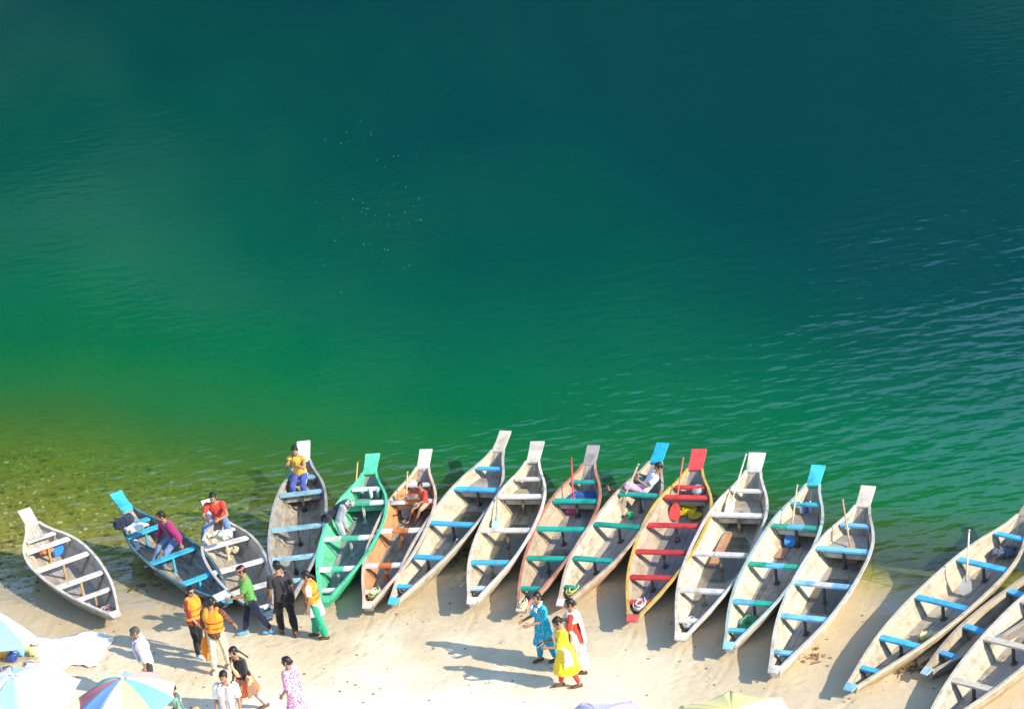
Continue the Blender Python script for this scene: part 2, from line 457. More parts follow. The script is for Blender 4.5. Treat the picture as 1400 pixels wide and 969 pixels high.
bk = nd(nt, 'ShaderNodeMath', operation='SUBTRACT', i={0: 1.0}); nt.links.new(g.outputs['Backfacing'], bk.inputs[1])
fm = nd(nt, 'ShaderNodeMath', operation='MULTIPLY'); nt.links.new(fr.outputs[0], fm.inputs[0]); nt.links.new(bk.outputs[0], fm.inputs[1])
nt.links.new(fm.outputs[0], m2.inputs[0]); nt.links.new(m1.outputs[0], m2.inputs[1]); nt.links.new(gl.outputs[0], m2.inputs[2])
nt.links.new(m2.outputs[0], out.inputs['Surface'])
prop(link('river_water', me, m), kind='structure')

# wooded hills across the river (seen as the dark reflection in the water)
xs = axis((-400, 400, 8)); ys = axis((160, 420, 6))
X, Y, fs = grid(xs, ys)
crest = 121 + 5 * np.sin(X / 55 + 1) + 3 * np.sin(X / 21)
crest = crest * np.interp(X, [-400, 30, 62, 100, 180, 400], [1.06, 1.06, .97, .86, .84, .9])
prof = np.interp(Y, [160, 172, 300, 420], [-.02, .04, .97, 1.0])
lum = np.array([noise.noise((x * .05, y * .05, 0)) * 5 + noise.noise((x * .17, y * .17, 4)) * 3 for x, y in zip(X.ravel(), Y.ravel())]).reshape(X.shape)
Z = crest * prof + lum * np.clip(prof * 6, 0, 1)
me = bpy.data.meshes.new('wooded_hills')
me.from_pydata(np.stack([X, Y, Z], -1).reshape(-1, 3).tolist(), [], fs)
m, nt, b = mat_new('forest_canopy')
g = nd(nt, 'ShaderNodeNewGeometry')
h1 = noise_t(nt, g.outputs['Position'], .12, 6, .65); h2 = noise_t(nt, g.outputs['Position'], .018, 3, .5)
c = ramp(nt, [(.3, (.001, .010, .006)), (.55, (.003, .026, .012)), (.75, (.010, .05, .02))], h1)
c2 = mixc(nt, ramp(nt, [(.52, (0, 0, 0)), (.64, (.9, .9, .9))], h2).outputs[0], c.outputs[0], (.034, .085, .052))
nt.links.new(c2, b.inputs['Base Color']); b.inputs['Roughness'].default_value = .95
b.inputs['Specular IOR Level'].default_value = .05
prop(link('wooded_hills', me, m), kind='structure')

# ------------------------------------------------------------------ boats
WHITE, BEIGE, GREY, DARK = (.66, .62, .54), (.58, .51, .40), (.42, .40, .37), (.16, .155, .15)
BLUE, TEAL, GREEN, RED, YELLOW, ORANGE = (.07, .46, .80), (.015, .36, .28), (.05, .50, .24), (.62, .055, .05), (.68, .43, .09), (.66, .20, .06)
CYAN, PALE_BLUE, TURQ, BROWN = (.05, .42, .58), (.42, .62, .70), (.03, .36, .46), (.34, .22, .15)

def smooth_interp(us, xs, ys):
    """monotone-ish cubic (Catmull-Rom) interpolation"""
    xs, ys = np.array(xs, float), np.array(ys, float)
    tg = np.gradient(ys, xs); res = []
    for u in np.atleast_1d(us):
        i = int(np.clip(np.searchsorted(xs, u) - 1, 0, len(xs) - 2)); h = xs[i + 1] - xs[i]; t = (u - xs[i]) / h
        res.append((2*t**3-3*t**2+1)*ys[i] + (t**3-2*t**2+t)*h*tg[i] + (-2*t**3+3*t**2)*ys[i+1] + (t**3-t**2)*h*tg[i+1])
    return np.array(res)
U_W = ([0, .05, .10, .18, .30, .45, .60, .73, .83, .90, .95, 1.0], [.15, .26, .39, .58, .80, .95, 1.0, .96, .81, .58, .37, .235])
U_G = ([0, .1, .3, .5, .7, .85, .93, 1.0], [.37, .395, .415, .43, .46, .53, .60, .70])
U_K = ([0, .08, .2, .35, .7, .84, .92, 1.0], [.22, .13, .04, .0, .0, .06, .24, .66])
U_B = ([0, .1, .3, .5, .7, .83, .92, 1.0], [.30, .38, .56, .62, .60, .58, .66, .92])   # bottom width as a share of the top
PLATE = .60
boat_info = {}
BILGE, nt, b = mat_new('bilge_water')
b.inputs['Base Color'].default_value = (.10, .085, .035, 1); b.inputs['Roughness'].default_value = .06; b.inputs['Alpha'].default_value = .55

def strip(sec):           # sec: list of 4-point cross sections (closed loft)
    return MB().rings([[Vector(p) for p in s_] for s_ in sec])

def make_boat(key, label, bow, stern, beam, thwarts, inside, outside, rim, seat, plate, bowtip, floor=None, seats=None,
              post=(.10, .09, .08), z=0.0, deck=True, deckc=None, bilge=None, wear=.35, group='wooden boats drawn up along the river bank'):
    """bow / stern: photo pixels of the two tips; thwarts: photo pixels of the middle of each seat board, stern first"""
    pb, ps = at(*bow, .34 + z), at(*stern, .88 + z)
    d = Vector((ps.x - pb.x, ps.y - pb.y, 0)); L = d.length; ang = math.atan2(d.y, d.x); d.normalize()
    z += .035; mid = (pb + ps) / 2; mid.z = z
    root = thing('wooden_boat', label, 'boat', mid, ang, group)
    rv = random.Random(key * 31); PL = PLATE + rv.uniform(-.08, .10); pw_ = rv.uniform(.90, 1.06); pf_ = rv.uniform(.02, .16); dG = rv.uniform(-.03, .04); dS = rv.uniform(-.04, .05); bl_ = rv.uniform(-.05, .05); dB = rv.uniform(-.06, .05)
    LH = L - PL * .93                        # hull proper
    X = lambda u: -L / 2 + u * LH
    hb = beam / 2
    W = lambda u: float(smooth_interp(u, *U_W)[0]) * hb * (1 + bl_ * math.sin(2 * math.pi * u))
    G = lambda u: float(smooth_interp(u, *U_G)[0]) + dG + dS * max(0, u - .6) * 2.5 * (u < 2) - dS * .5 * max(0, .3 - u)
    K = lambda u: float(smooth_interp(u, *U_K)[0])
    Bf = lambda u: (float(smooth_interp(u, *U_B)[0]) + dB * (u < .9)) * W(u)
    N = 26; us = [i / N for i in range(N + 1)]
    inside = (inside[0] * .90, inside[1] * .84, inside[2] * .74); outside = (outside[0] * .95, outside[1] * .92, outside[2] * .87)
    mi_, mo_ = paint(inside, wear), paint(outside, wear)
    mf_ = paint(floor or inside, min(.6, wear + .1))
    rnd = random.Random(key)
    T = .022
    # bottom boards
    nb = 4
    for k in range(nb):
        a, c = -1 + 2 * k / nb, -1 + 2 * (k + 1) / nb
        dz = rnd.uniform(-.004, .004)
        sec = []
        for u in us:
            bw, zk = Bf(u), K(u) + dz
            y0, y1 = a * bw + .003, c * bw - .003
            sec.append([(X(u), y0, zk - .015), (X(u), y1, zk - .015), (X(u), y1, zk + .012), (X(u), y0, zk + .012)])
        strip(sec).build('bottom_plank', [mf_], root)
    # side strakes, lower and upper, the upper one lapped outside the lower
    for sd in (-1, 1):
        for k, (f0, f1, o) in enumerate(((-.16, .56, 0.0), (.50, 1.0, .014))):
            sec = []
            for u in us:
                bw, w_, zk, zg = Bf(u), W(u), K(u), G(u)
                def P(f, off):
                    bulge = .035 * math.sin(math.pi * min(max(f, 0), 1)) * (1 if u < .9 else (1 - u) * 10)
                    return (X(u), sd * (bw + (w_ - bw) * f + off + bulge), zk + (zg - zk) * f)
                sec.append([P(f0, o - T), P(f0, o), P(f1, o), P(f1, o - T)])
            ob = strip(sec).build('side_plank', [mi_, mo_], root)
            me = ob.data
            for p in me.polygons:                # outer faces carry the outside colour
                if p.normal.y * sd > .3: p.material_index = 1
        sec = []
        for u in us:                             # gunwale rail
            w_, zg = W(u) + .014, G(u)
            sec.append([(X(u), sd * (w_ - .040), zg - .012), (X(u), sd * (w_ + .020), zg - .016), (X(u), sd * (w_ + .020), zg + .020), (X(u), sd * (w_ - .040), zg + .020)])
        strip(sec).build('gunwale', [paint(rim, wear * .8)], root)
    # stern plate rising beyond the hull, flared at its end
    zg, w1 = G(1), W(1)
    sec = []
    for i in range(9):
        t = i / 8 * 1.0 - .06; x = X(1) + t * PL * .95
        ww = w1 * (1.0 + (pw_ - 1) * min(1, max(t, 0) * 2) + .04 + pf_ * max(t, 0) ** 2); zz = zg - .02 + .17 * t + .06 * t * t
        sec.append([(x, -ww, zz), (x, ww, zz), (x, ww, zz + .035), (x, -ww, zz + .035)])
    strip(sec).build('stern_plate', [paint(plate, wear * .48)], root)
    # bow plate
    sec = []
    for x, ww, zz in ((X(0) - .17, hb * .15, G(0) - .02), (X(0) - .02, hb * .19, G(0) + .014), (X(0) + .04, hb * .20, G(0) + .022)):
        sec.append([(x, -ww, zz), (x, ww, zz), (x, ww, zz + .022), (x, -ww, zz + .022)])
    strip(sec).build('bow_plate', [paint(bowtip, wear * .4)], root)
    MB().box(X(0) - .006, X(0) + .02, -W(0), W(0), K(0) - .01, G(0)).build('stem_board', [mo_], root)
    # seats
    info = []
    mp_ = paint(post, .25)
    for i, (px, py) in enumerate(thwarts):
        p = at(px, py, .44 + z) - mid
        x = p.x * d.x + p.y * d.y; u = (x + L / 2) / LH
        if i == 0: u = min(u, .905)
        u = max(u, .07); x = X(u)
        zt = G(u) - .035
        wd = .085 if 0 < i < len(thwarts) - 1 or len(thwarts) < 3 else .070
        fr_ = (zt - K(u)) / (G(u) - K(u)); hw = Bf(u) + (W(u) - Bf(u)) * fr_ - T + .006
        cl = (seats or {}).get(i, seat)
        mb = MB(); sag = rnd.uniform(-.006, .006)
        if isinstance(cl[0], tuple):             # board painted in bands
            n = len(cl); ys_ = [-hw + 2 * hw * j / n for j in range(n + 1)]
            for j in range(n): mb.box(x - wd, x + wd, ys_[j], ys_[j + 1], zt - .028 + sag, zt + .014 + sag, j)
            mats = [paint(c_, wear * .58) for c_ in cl]
        else:
            mb.box(x - wd, x + wd, -hw, hw, zt - .028 + sag, zt + .014 + sag); mats = [paint(cl, wear * .58)]
        th = mb.build('thwart', mats, root)
        th.rotation_euler = (0, 0, 0)
        if K(u) < .05 and hw > .3:
            MB().box(x - .028, x + .028, -.024, .024, K(u) + .012, zt - .029).build('post', [mp_], th)
            MB().box(x - .06, x + .10, -.05, .05, K(u) + .0125, K(u) + .035).build('post_foot', [mp_], th)
        for sd in (-1, 1):                       # knees under both ends of the seat
            sec = []
            for f in (.04, .3, .6, fr_ - .06):
                yy = sd * (Bf(u) + (W(u) - Bf(u)) * f + .035 * math.sin(math.pi * f) - T + .002); zz = K(u) + (G(u) - K(u)) * f
                tk = .028 + .016 * f
                sec.append([(x - .022, yy, zz), (x + .022, yy, zz), (x + .022, yy - sd * tk, zz), (x - .022, yy - sd * tk, zz)])
            if zt - K(u) > .15: strip(sec).build('rib', [paint(tuple(c * .62 for c in inside), wear)], root)
        info.append((x, zt + .014 + sag, hw))
    if deck and len(info) > 2:                   # small raised deck between the two aftermost seats
        x0, x1 = info[1][0] + .075, info[0][0] - .065
        z0 = info[1][1] - .17
        nd_ = 3
        for k in range(nd_):
            xa, xb = x0 + (x1 - x0) * k / nd_ + .003, x0 + (x1 - x0) * (k + 1) / nd_ - .003
            def hwat(x):
                u = (x + L / 2) / LH; zk, zg = K(u), G(u)
                f = min(max((z0 - zk) / (zg - zk), 0), 1); return Bf(u) + (W(u) - Bf(u)) * f - T
            sec = []
            for x in (xa, xb):
                h = hwat(x); zz = max(z0, K((x + L / 2) / LH) + .015)
                sec.append([(x, -h, zz), (x, h, zz), (x, h, zz + .018), (x, -h, zz + .018)])
            strip(sec).build('stern_deck_plank', [paint(deckc, .2) if deckc else mf_], root)
        xa = info[1][0]
        MB().box(x0 - .035, x0 - .004, -hwat(x0), hwat(x0), z0 - .07, z0 + .025).build('deck_beam', [paint(tuple(min(1, c * 1.1) for c in inside), wear)], root)
    if bilge:                                    # rain and bilge water lying on the floor boards
        u0, u1 = bilge; pts = [u0 + (u1 - u0) * k / 10 for k in range(11)]; zb_ = max(K(u) for u in pts) + .026
        vs = [(X(u), sd * (Bf(u) * (.97 - .5 * abs(2 * (u - u0) / (u1 - u0) - 1) ** 4)), zb_) for sd in (-1, 1) for u in pts]
        fs = [(k, k + 1, k + 12, k + 11) for k in range(10)]
        MB().add(vs, fs).build('bilge_water', [BILGE], root)
    boat_info[key] = dict(root=root, L=L, LH=LH, X=X, W=W, G=G, K=K, B=Bf, thw=info, ang=ang, mid=mid, z=z)
    return root

def inboat(key, u, y, z):
    """boat-local place (share of hull length, sideways share, height) -> world"""
    b_ = boat_info[key]
    return b_['root'].matrix_basis @ Vector((b_['X'](u), y * b_['W'](u), z))
def inboat_px(key, px, py, z):
    return at(px, py, z + boat_info[key]['z'])

make_boat(1, 'pale grey boat with bare white seats lying apart beside the wide shallows', (157, 843), (33, 699), 1.30,
          [(56, 725.4), (69.3, 746.1), (86.1, 766.9), (109.5, 790.3), (126.5, 809.8)], (.56, .52, .46), (.30, .27, .22), (.62, .57, .48), (.76, .70, .60), (.62, .55, .46), (.56, .5, .42), floor=(.34, .34, .34), deck=False, post=(.42, .28, .12))
make_boat(2, 'dark boat with bright blue stern plate and seats carrying the man in maroon', (309, 823), (158, 676), 1.20,
          [(177, 703), (192.6, 729), (231.4, 757.7), (265, 787.9), (294.6, 812.8)], (.20, .24, .27), (.085, .085, .085), (.07, .17, .20), CYAN, CYAN, CYAN, floor=(.24, .22, .19), deck=False, post=(.05, .42, .58))
make_boat(3, 'pale boat with white stern plate where the man in red sits', (366, 843), (284, 684), 1.24,
          [(303, 706), (314.5, 740.4), (331.9, 769.4), (351.5, 797.5), (361, 824)], (.50, .48, .44), (.22, .21, .2), (.55, .52, .46), (.74, .69, .60), (.78, .74, .66), (.5, .47, .42), floor=(.40, .37, .32), deck=False, post=(.6, .52, .36))
make_boat(4, 'dark weathered boat with pale blue seats and white stern plate', (395, 824), (416, 608), 1.26,
          [(421, 645), (413.3, 676.7), (408.3, 720.7), (401.8, 761), (394, 792)], (.30, .29, .27), (.40, .38, .35), (.40, .40, .38), (.30, .55, .62), (.80, .80, .78), (.45, .43, .4), floor=(.33, .28, .20), deck=True, post=(.05, .05, .05))
make_boat(5, 'bright green boat with green and white banded seats', (446, 823), (511, 627), 1.28,
          [(506.3, 661.3), (501, 691.4), (474.3, 734.5), (457.6, 775.8), (450.6, 809)], (.12, .56, .33), (.07, .50, .25), (.10, .56, .32), ((.74, .76, .70), (.08, .52, .29), (.74, .76, .70)), (.10, .55, .34), (.08, .52, .28), floor=(.27, .29, .27), wear=.2, post=(.6, .62, .58),
          seats={0: (.70, .76, .70), 4: (.70, .76, .70)})
make_boat(6, 'orange boat with orange and white banded seats carrying the child in red', (504, 829), (583, 616), 1.20,
          [(566, 651), (555, 685.8), (547, 722.6), (530.3, 769), (516, 804)], (.60, .30, .145), (.36, .30, .24), (.60, .46, .36), ((.78, .72, .66), (.66, .20, .06), (.78, .72, .66)), (.74, .62, .52), (.72, .60, .48), floor=(.26, .20, .18), wear=.28, post=(.62, .18, .06),
          seats={0: (.76, .68, .62), 4: (.76, .68, .62)})
make_boat(7, 'long bare grey boat with sky blue seats beside the orange boat', (540, 823), (692, 591), 1.20,
          [(672.2, 628.3), (649.6, 668), (622, 712.5), (592.7, 757.7), (565.4, 796.4)], (.56, .51, .42), (.50, .44, .34), (.58, .52, .43), BLUE, (.60, .54, .44), BLUE, floor=(.36, .33, .29), bilge=(.5, .72))
make_boat(8, 'beige boat with white seats and one blue seat near its bow', (647, 824), (736, 609), 1.22,
          [(723.4, 647.9), (713, 680.6), (694.2, 723.3), (675.4, 765.7), (660.4, 800)], (.60, .54, .42), (.56, .50, .40), (.62, .54, .46), (.70, .65, .56), (.64, .58, .48), (.62, .58, .5), floor=(.36, .31, .20), bilge=(.40, .70), seats={3: BLUE, 4: (.45, .6, .68)}, post=(.24, .19, .11))
make_boat(9, 'brown boat with reddish rim, teal seats and blue painted stern', (714, 832), (812, 610), 1.16,
          [(799.2, 643.7), (784.2, 683.4), (766, 719.9), (749.3, 758.3), (730.3, 798.8)], (.48, .40, .31), (.40, .31, .24), (.52, .20, .13), TEAL, (.36, .33, .30), (.52, .45, .34), floor=(.27, .27, .28), bilge=(.30, .52), deckc=(.03, .10, .36))
make_boat(10, 'beige boat with turquoise stern plate and teal seats carrying the reclining person', (770, 825), (907, 609), 1.22,
          [(884.6, 645), (866, 676.7), (840.6, 715.3), (812.4, 760.4), (788, 798)], (.58, .53, .44), (.50, .34, .24), (.56, .42, .32), TEAL, (.02, .36, .52), (.58, .52, .46), floor=(.33, .31, .29), deck=False)
make_boat(11, 'boat with yellow rim, red seats and red stern plate', (866, 845), (957, 618), 1.36,
          [(949, 653.5), (933.4, 681.8), (919.8, 714.8), (906, 750), (893.5, 784.2), (884.8, 816.8)], (.44, .38, .31), (.46, .40, .30), YELLOW, RED, (.64, .07, .07), (.62, .10, .08), floor=(.28, .26, .25), wear=.22, deckc=(.10, .12, .16))
make_boat(12, 'pale whitewashed boat with all white seats beside the yellow-rimmed boat', (932, 871), (1036, 622), 1.36,
          [(1025, 661.3), (1008, 703.2), (988.9, 754), (967.2, 803.2), (949.9, 842.8)], (.62, .58, .49), (.58, .53, .45), (.66, .61, .53), (.74, .70, .62), (.68, .63, .55), (.66, .62, .54), floor=(.35, .32, .26), bilge=(.42, .72), post=(.25, .2, .12))
make_boat(13, 'pale boat with turquoise stern plate and seats banded green and light blue', (998, 886), (1120, 644), 1.22,
          [(1106, 683.7), (1086.5, 723.3), (1061.8, 771.9), (1037.7, 822), (1015, 858.7)], (.58, .55, .46), (.52, .48, .40), (.42, .52, .46), ((.03, .40, .28), (.12, .48, .70), (.03, .40, .28)), (.06, .48, .60), (.30, .58, .74), floor=(.34, .32, .29),
          seats={3: ((.03, .40, .28), (.12, .48, .70)), 4: (.08, .46, .62), 0: (.05, .42, .5)})
make_boat(14, 'pale grey boat with light blue seats and a bare wood stern plate', (1060, 919), (1188, 667), 1.26,
          [(1172, 710.5), (1151.6, 752), (1127.8, 798.3), (1103.7, 842.5), (1077.3, 889)], (.56, .53, .46), (.56, .51, .42), (.60, .56, .48), (.20, .54, .80), (.60, .52, .42), (.66, .62, .54), floor=(.36, .34, .31), bilge=(.45, .68), seats={2: ((.20, .48, .72), (.56, .58, .56), (.26, .52, .72))})
make_boat(15, 'weathered tan boat with sky blue seats and a clear paddle standing in it', (1165, 940), (1416, 680), 1.26,
          [(1373, 732.4), (1341, 768.5), (1292.5, 820.5), (1240.8, 874), (1200.3, 911.4)], (.50, .45, .36), (.46, .37, .24), (.54, .46, .34), (.07, .46, .80), (.52, .40, .30), (.26, .55, .74), floor=(.34, .31, .26), deck=False)
make_boat(16, 'half sunken boat with blue seats and river water standing inside it', (1270, 921), (1498, 727), 1.0,
          [(1440, 770), (1395, 812), (1341.6, 860.3), (1302.7, 893.5)], (.40, .36, .28), (.30, .28, .27), (.42, .36, .29), (.08, .42, .74), (.5, .45, .4), (.40, .55, .58), floor=(.30, .22, .08), deck=False, z=-.14)
make_boat(17, 'bare greyish boat with plain unpainted seats beside the half sunken boat', (1268, 1003), (1500, 742), 1.24,
          [(1465, 795), (1435, 832), (1395, 882), (1348, 937), (1300, 980)], (.50, .48, .43), (.46, .37, .25), (.54, .48, .38), (.52, .46, .38), (.5, .45, .4), (.5, .45, .4), floor=(.40, .39, .37), deck=False)
# ------------------------------------------------------------------ things lying in the boats
def dark(c, k=.6): return tuple(x * k for x in c)
def paddle(label, top, blade, zt, zb, shaft, bladec, group='paddles left in the boats', bw=.10, bl=.40, r=.019, clear=False):
    A, B = at(*top, zt), at(*blade, zb)
    d = (B - A); Lp = d.length; d.normalize()
    o = thing('paddle', label, 'paddle', B, 0, group)
    A = A - B
    MB().tube([A, A + d * (Lp * .5), A + d * (Lp - bl * .7)], [r * .9, r, r], 8).build('shaft', [paint(shaft, .15)], o, True)
    MB().tube([A - d * .012, A + d * .05], [r * 1.35, r * 1.2], 8).build('grip', [paint(dark(shaft, .85), .15)], o, True)
    side = d.cross(Vector((0, -.45, .9))).normalized(); nrm = side.cross(d).normalized()
    sec = []
    for t, w in ((0, .28), (.12, .55), (.3, .86), (.6, 1.0), (.85, .92), (.96, .68), (1.0, .35)):
        c = A + d * (Lp - bl + bl * t)
        sec.append([c - side * bw * w - nrm * .006, c + side * bw * w - nrm * .006, c + side * bw * w + nrm * .006, c - side * bw * w + nrm * .006])
    if clear:
        m = plain('clear_plastic', (.62, .62, .58), .25, .05)
        m.node_tree.nodes['Principled BSDF'].inputs['Transmission Weight'].default_value = .55
    else: m = paint(bladec, .12)
    MB().rings(sec).build('blade', [m], o)
    return o
def pole(name, label, top, end, zt, zb, color, r=.018):
    A, B = at(*top, zt), at(*end, zb); o = thing(name, label, 'pole', B)
    A = A - B; mid_ = A * .5 + Vector((0, 0, -.01))
    MB().tube([A, mid_, Vector((0, 0, 0))], [r * .85, r, r * 1.05], 8).build('shaft', [paint(color, .15)], o, True)
    MB().tube([A * 1.004, A * .97], [r * 1.15, r * 1.1], 8).build('end_cap', [paint(dark(color), .15)], o, True)
    return o

pole('bamboo_pole', 'thin bamboo pole jutting over the stern of the pale grey boat lying apart', (6, 695), (56, 748), .80, .24, (.45, .33, .16), .016)
paddle('white paddle leaning in the dark boat with the blue stern plate', (172, 697), (187, 752), .62, .16, (.68, .70, .70), (.55, .74, .82))
paddle('pale paddle standing at the feet of the man in red', (289, 712), (292, 762), .66, .08, (.56, .48, .36), (.62, .58, .50), bw=.085, bl=.3)
pole('boat_pole', 'yellowish pole leaning on the side of the bright green boat', (489, 630), (484, 694), 1.15, .16, (.55, .38, .13))
paddle('grey bladed paddle leaning in the orange boat', (557, 645), (554, 708), 1.0, .10, (.46, .34, .22), (.33, .31, .30))
paddle('small wooden paddle lying in the long grey boat with sky blue seats', (625, 737), (611, 766), .36, .06, (.50, .44, .35), (.48, .42, .34), bw=.07, bl=.3)
paddle('pale blue paddle leaning across a white seat of the beige boat', (680, 680), (678, 724), .62, .30, (.42, .38, .30), (.48, .68, .74))
paddle('red paddle propped in the brown boat with teal seats', (781, 626), (784.5, 702), 1.2, .08, (.62, .06, .07), (.62, .10, .22))
paddle('worn wooden paddle beside the reclining person', (873, 634), (842, 706), 1.1, .07, (.45, .34, .26), (.52, .40, .26), bw=.13, bl=.5)
paddle('bright red paddle with wide blade propped in the yellow-rimmed boat', (934, 626), (921, 711), 1.15, .10, (.60, .12, .09), (.64, .06, .05), bw=.125)
paddle('whitish paddle leaning in the pale whitewashed boat', (1020, 621), (995, 703), 1.15, .32, (.62, .54, .44), (.70, .62, .54))
paddle('wooden paddle with blue blade in the boat with green and blue banded seats', (1090, 663), (1079, 747), 1.15, .10, (.58, .47, .30), (.06, .28, .66), bw=.125)
paddle('wooden paddle with reddish brown blade in the pale boat with light blue seats', (1152, 683), (1166, 770), 1.15, .09, (.48, .30, .18), (.42, .24, .17), bw=.125)
paddle('paddle with clear plastic blade standing in the weathered tan boat', (1325, 724), (1320, 814), 1.25, .08, (.66, .57, .40), (.6, .6, .6), clear=True, bw=.12)

def rope(label, P, R0, color, turns=7, r=.014, tangled=.45, tail=None, hgt=.06, sq=.6, ang=0.0, seed=1):
    rnd = random.Random(seed); pts = []
    for i in range(turns * 16):
        a = i / 16 * 2 * math.pi; rr = R0 * (.45 + .55 * (.5 + .5 * math.sin(i * .137 + rnd.uniform(-.4, .4))))
        x, y = rr * math.cos(a + rnd.uniform(-1, 1) * tangled * .35), rr * sq * math.sin(a)
        pts.append((x * math.cos(ang) - y * math.sin(ang), x * math.sin(ang) + y * math.cos(ang), .012 + hgt * i / (turns * 16) + rnd.uniform(0, .02) * tangled))
    if tail: pts += [tuple(Vector(t) - P) for t in tail]
    o = MB().tube(pts, r, 6).build('rope', [plain('rope', color, .85, .3, 40)], None, True)
    o.location = P
    return prop(o, label, 'rope', 'ropes coiled in the bows')
def bowrope(key, label, color, u=.095, zoff=.13, R0=.21, **kw):
    b_ = boat_info[key]; P = inboat(key, u, 0, b_['K'](u) + zoff)
    return rope(label, P, R0, color, ang=b_['ang'], seed=key, **kw)
bowrope(1, 'pinkish rope in the bow of the pale grey boat lying apart', (.50, .30, .30), turns=4)
bowrope(3, 'teal and white rope in the bow of the pale boat with the white stern plate', (.25, .55, .58), u=.05, zoff=.06, turns=6)
bowrope(6, 'yellow green rope in the bow of the orange boat', (.52, .54, .20), turns=9, hgt=.12, R0=.22)
bowrope(7, 'brown rope in the bow of the long grey boat', (.28, .20, .16), turns=6)
bowrope(8, 'dark rope in the bow of the beige boat with white seats', (.30, .27, .24), turns=6)
bowrope(9, 'tan rope heaped over the bow of the brown boat', (.56, .46, .30), u=.01, zoff=.15, turns=9, R0=.17, hgt=.08)
bowrope(10, 'yellow rope in the bow of the boat with the turquoise stern plate', (.62, .54, .14), turns=9, hgt=.1)
bowrope(11, 'grey white rope in the bow of the boat with the red seats', (.60, .58, .55), turns=9, hgt=.1, R0=.22)
bowrope(12, 'off white rope in the bow of the whitewashed boat', (.62, .60, .56), turns=8, R0=.22)
bowrope(13, 'green rope heap between the seats of the banded-seat boat', (.10, .46, .22), u=.20, zoff=.02, turns=16, R0=.28, hgt=.12, tangled=.8, r=.009)
bowrope(14, 'thin grey rope in the bow of the boat with light blue seats', (.45, .43, .4), turns=3, R0=.12)
bowrope(15, 'thin dark rope in the bow of the weathered tan boat', (.25, .2, .15), turns=3, R0=.12)

def lump(name, label, cat, P, r, color, seed=0, fold=.03, mat=None, group=None, flat=.0):
    mb = MB(); rnd = random.Random(seed)
    for _ in range(6):
        mb.ell((rnd.uniform(-.5, .5) * r[0], rnd.uniform(-.5, .5) * r[1], r[2] * rnd.uniform(.4, .75)), (r[0] * rnd.uniform(.5, .75), r[1] * rnd.uniform(.5, .75), r[2] * rnd.uniform(.4, .6)))
    me = blob(mb, max(.012, min(r) * .12), 2, fold, seed, (14, 14, 14))
    o = link(name, me, mat or cloth(name, color)); o.location = P
    return prop(o, label, cat, group)
def floor_at(key, px, py, h=0.0):
    b_ = boat_info[key]; p = inboat_px(key, px, py, .08 + h); q = b_['root'].matrix_basis.inverted() @ p
    u = min(max((q.x + b_['L'] / 2) / b_['LH'], 0), 1); zf = b_['K'](u) + .014
    return inboat_px(key, px, py, zf + h)
lump('cloth_bundle', 'orange red cloth bundle in the pale grey boat lying apart', 'cloth', floor_at(1, 64, 756), (.20, .14, .14), (.60, .18, .08), 3)
o = MB().box(-.15, .15, -.1, .1, 0, .2).build('plastic_box', [plain('blue_plastic', (.04, .22, .62), .4, .1)]); o.location = floor_at(1, 80, 757); o.rotation_euler.z = .6
bm = bmesh.new(); bm.from_mesh(o.data); bmesh.ops.bevel(bm, geom=bm.edges[:] , offset=.025, segments=2, affect='EDGES'); bm.to_mesh(o.data); bm.free()
prop(o, 'blue plastic box beside the orange red cloth bundle', 'box')
lump('carrier_bag', 'black plastic bag in the dark boat with the blue stern plate', 'bag', floor_at(2, 171, 720), (.24, .2, .26), (.02, .025, .05), 4, .04)
lump('cloth_bundle', 'white cloth beside the black plastic bag', 'cloth', floor_at(2, 186, 724), (.24, .16, .1), (.66, .66, .64), 5, .04)
lump('cloth_bundle', 'beige cloth bundle with folds behind the feet of the man in red', 'cloth', floor_at(3, 306, 738), (.24, .16, .2), (.58, .54, .44), 6, .04)
lump('cloth_bundle', 'small beige bag under a white seat of the boat where the man in red sits', 'bag', floor_at(3, 319, 757), (.15, .12, .18), (.60, .54, .38), 8, .03)

def pot(name, label, P, prof, color, rough=.35, metal=0.0, cat='pot', handle=False):
    n = 18; mb = MB(); rr = [[(r_ * math.cos(2 * math.pi * k / n), r_ * math.sin(2 * math.pi * k / n), z_) for k in range(n)] for r_, z_ in prof]
    mb.rings(rr, caps=True)
    m = plain(name + '_surface', color, rough, .08, 9, .5); m.node_tree.nodes['Principled BSDF'].inputs['Metallic'].default_value = metal
    o = thing(name, label, cat, P); mb.build('vessel', [m], o, True)
    if handle:
        MB().tube([(prof[-1][0] * math.cos(a), 0, prof[-1][1] + prof[-1][0] * .9 * math.sin(a)) for a in np.linspace(0, math.pi, 12)], .008, 6).build('handle', [m], o, True)
    else:
        R_ = max(p[0] for p in prof); zt_ = prof[-1][1]
        MB().tube([(prof[-1][0] * math.cos(a), prof[-1][0] * math.sin(a), zt_) for a in np.linspace(0, 2 * math.pi, 19)], .010, 6).build('rim', [m], o, True)
    return o
POT = [(.03, 0), (.10, .005), (.14, .06), (.145, .12), (.11, .18), (.115, .20), (.10, .195), (.08, .10)]
BOWL = [(.05, 0), (.10, .02), (.15, .08), (.16, .10), (.15, .095), (.09, .03)]
MUG = [(.05, 0), (.06, .005), (.075, .15), (.07, .15), (.055, .02)]
BOTTLE = [(.03, 0), (.04, .01), (.042, .17), (.03, .21), (.014, .235), (.015, .265), (.006, .268)]
def in_deck(key, px, py, h=0): return inboat_px(key, px, py, boat_info[key]['thw'][1][1] - .145 + h)
pot('water_pot', 'silver round pot on the stern deck behind the man in yellow', in_deck(4, 430, 657), POT, (.66, .67, .68), .3, .6)
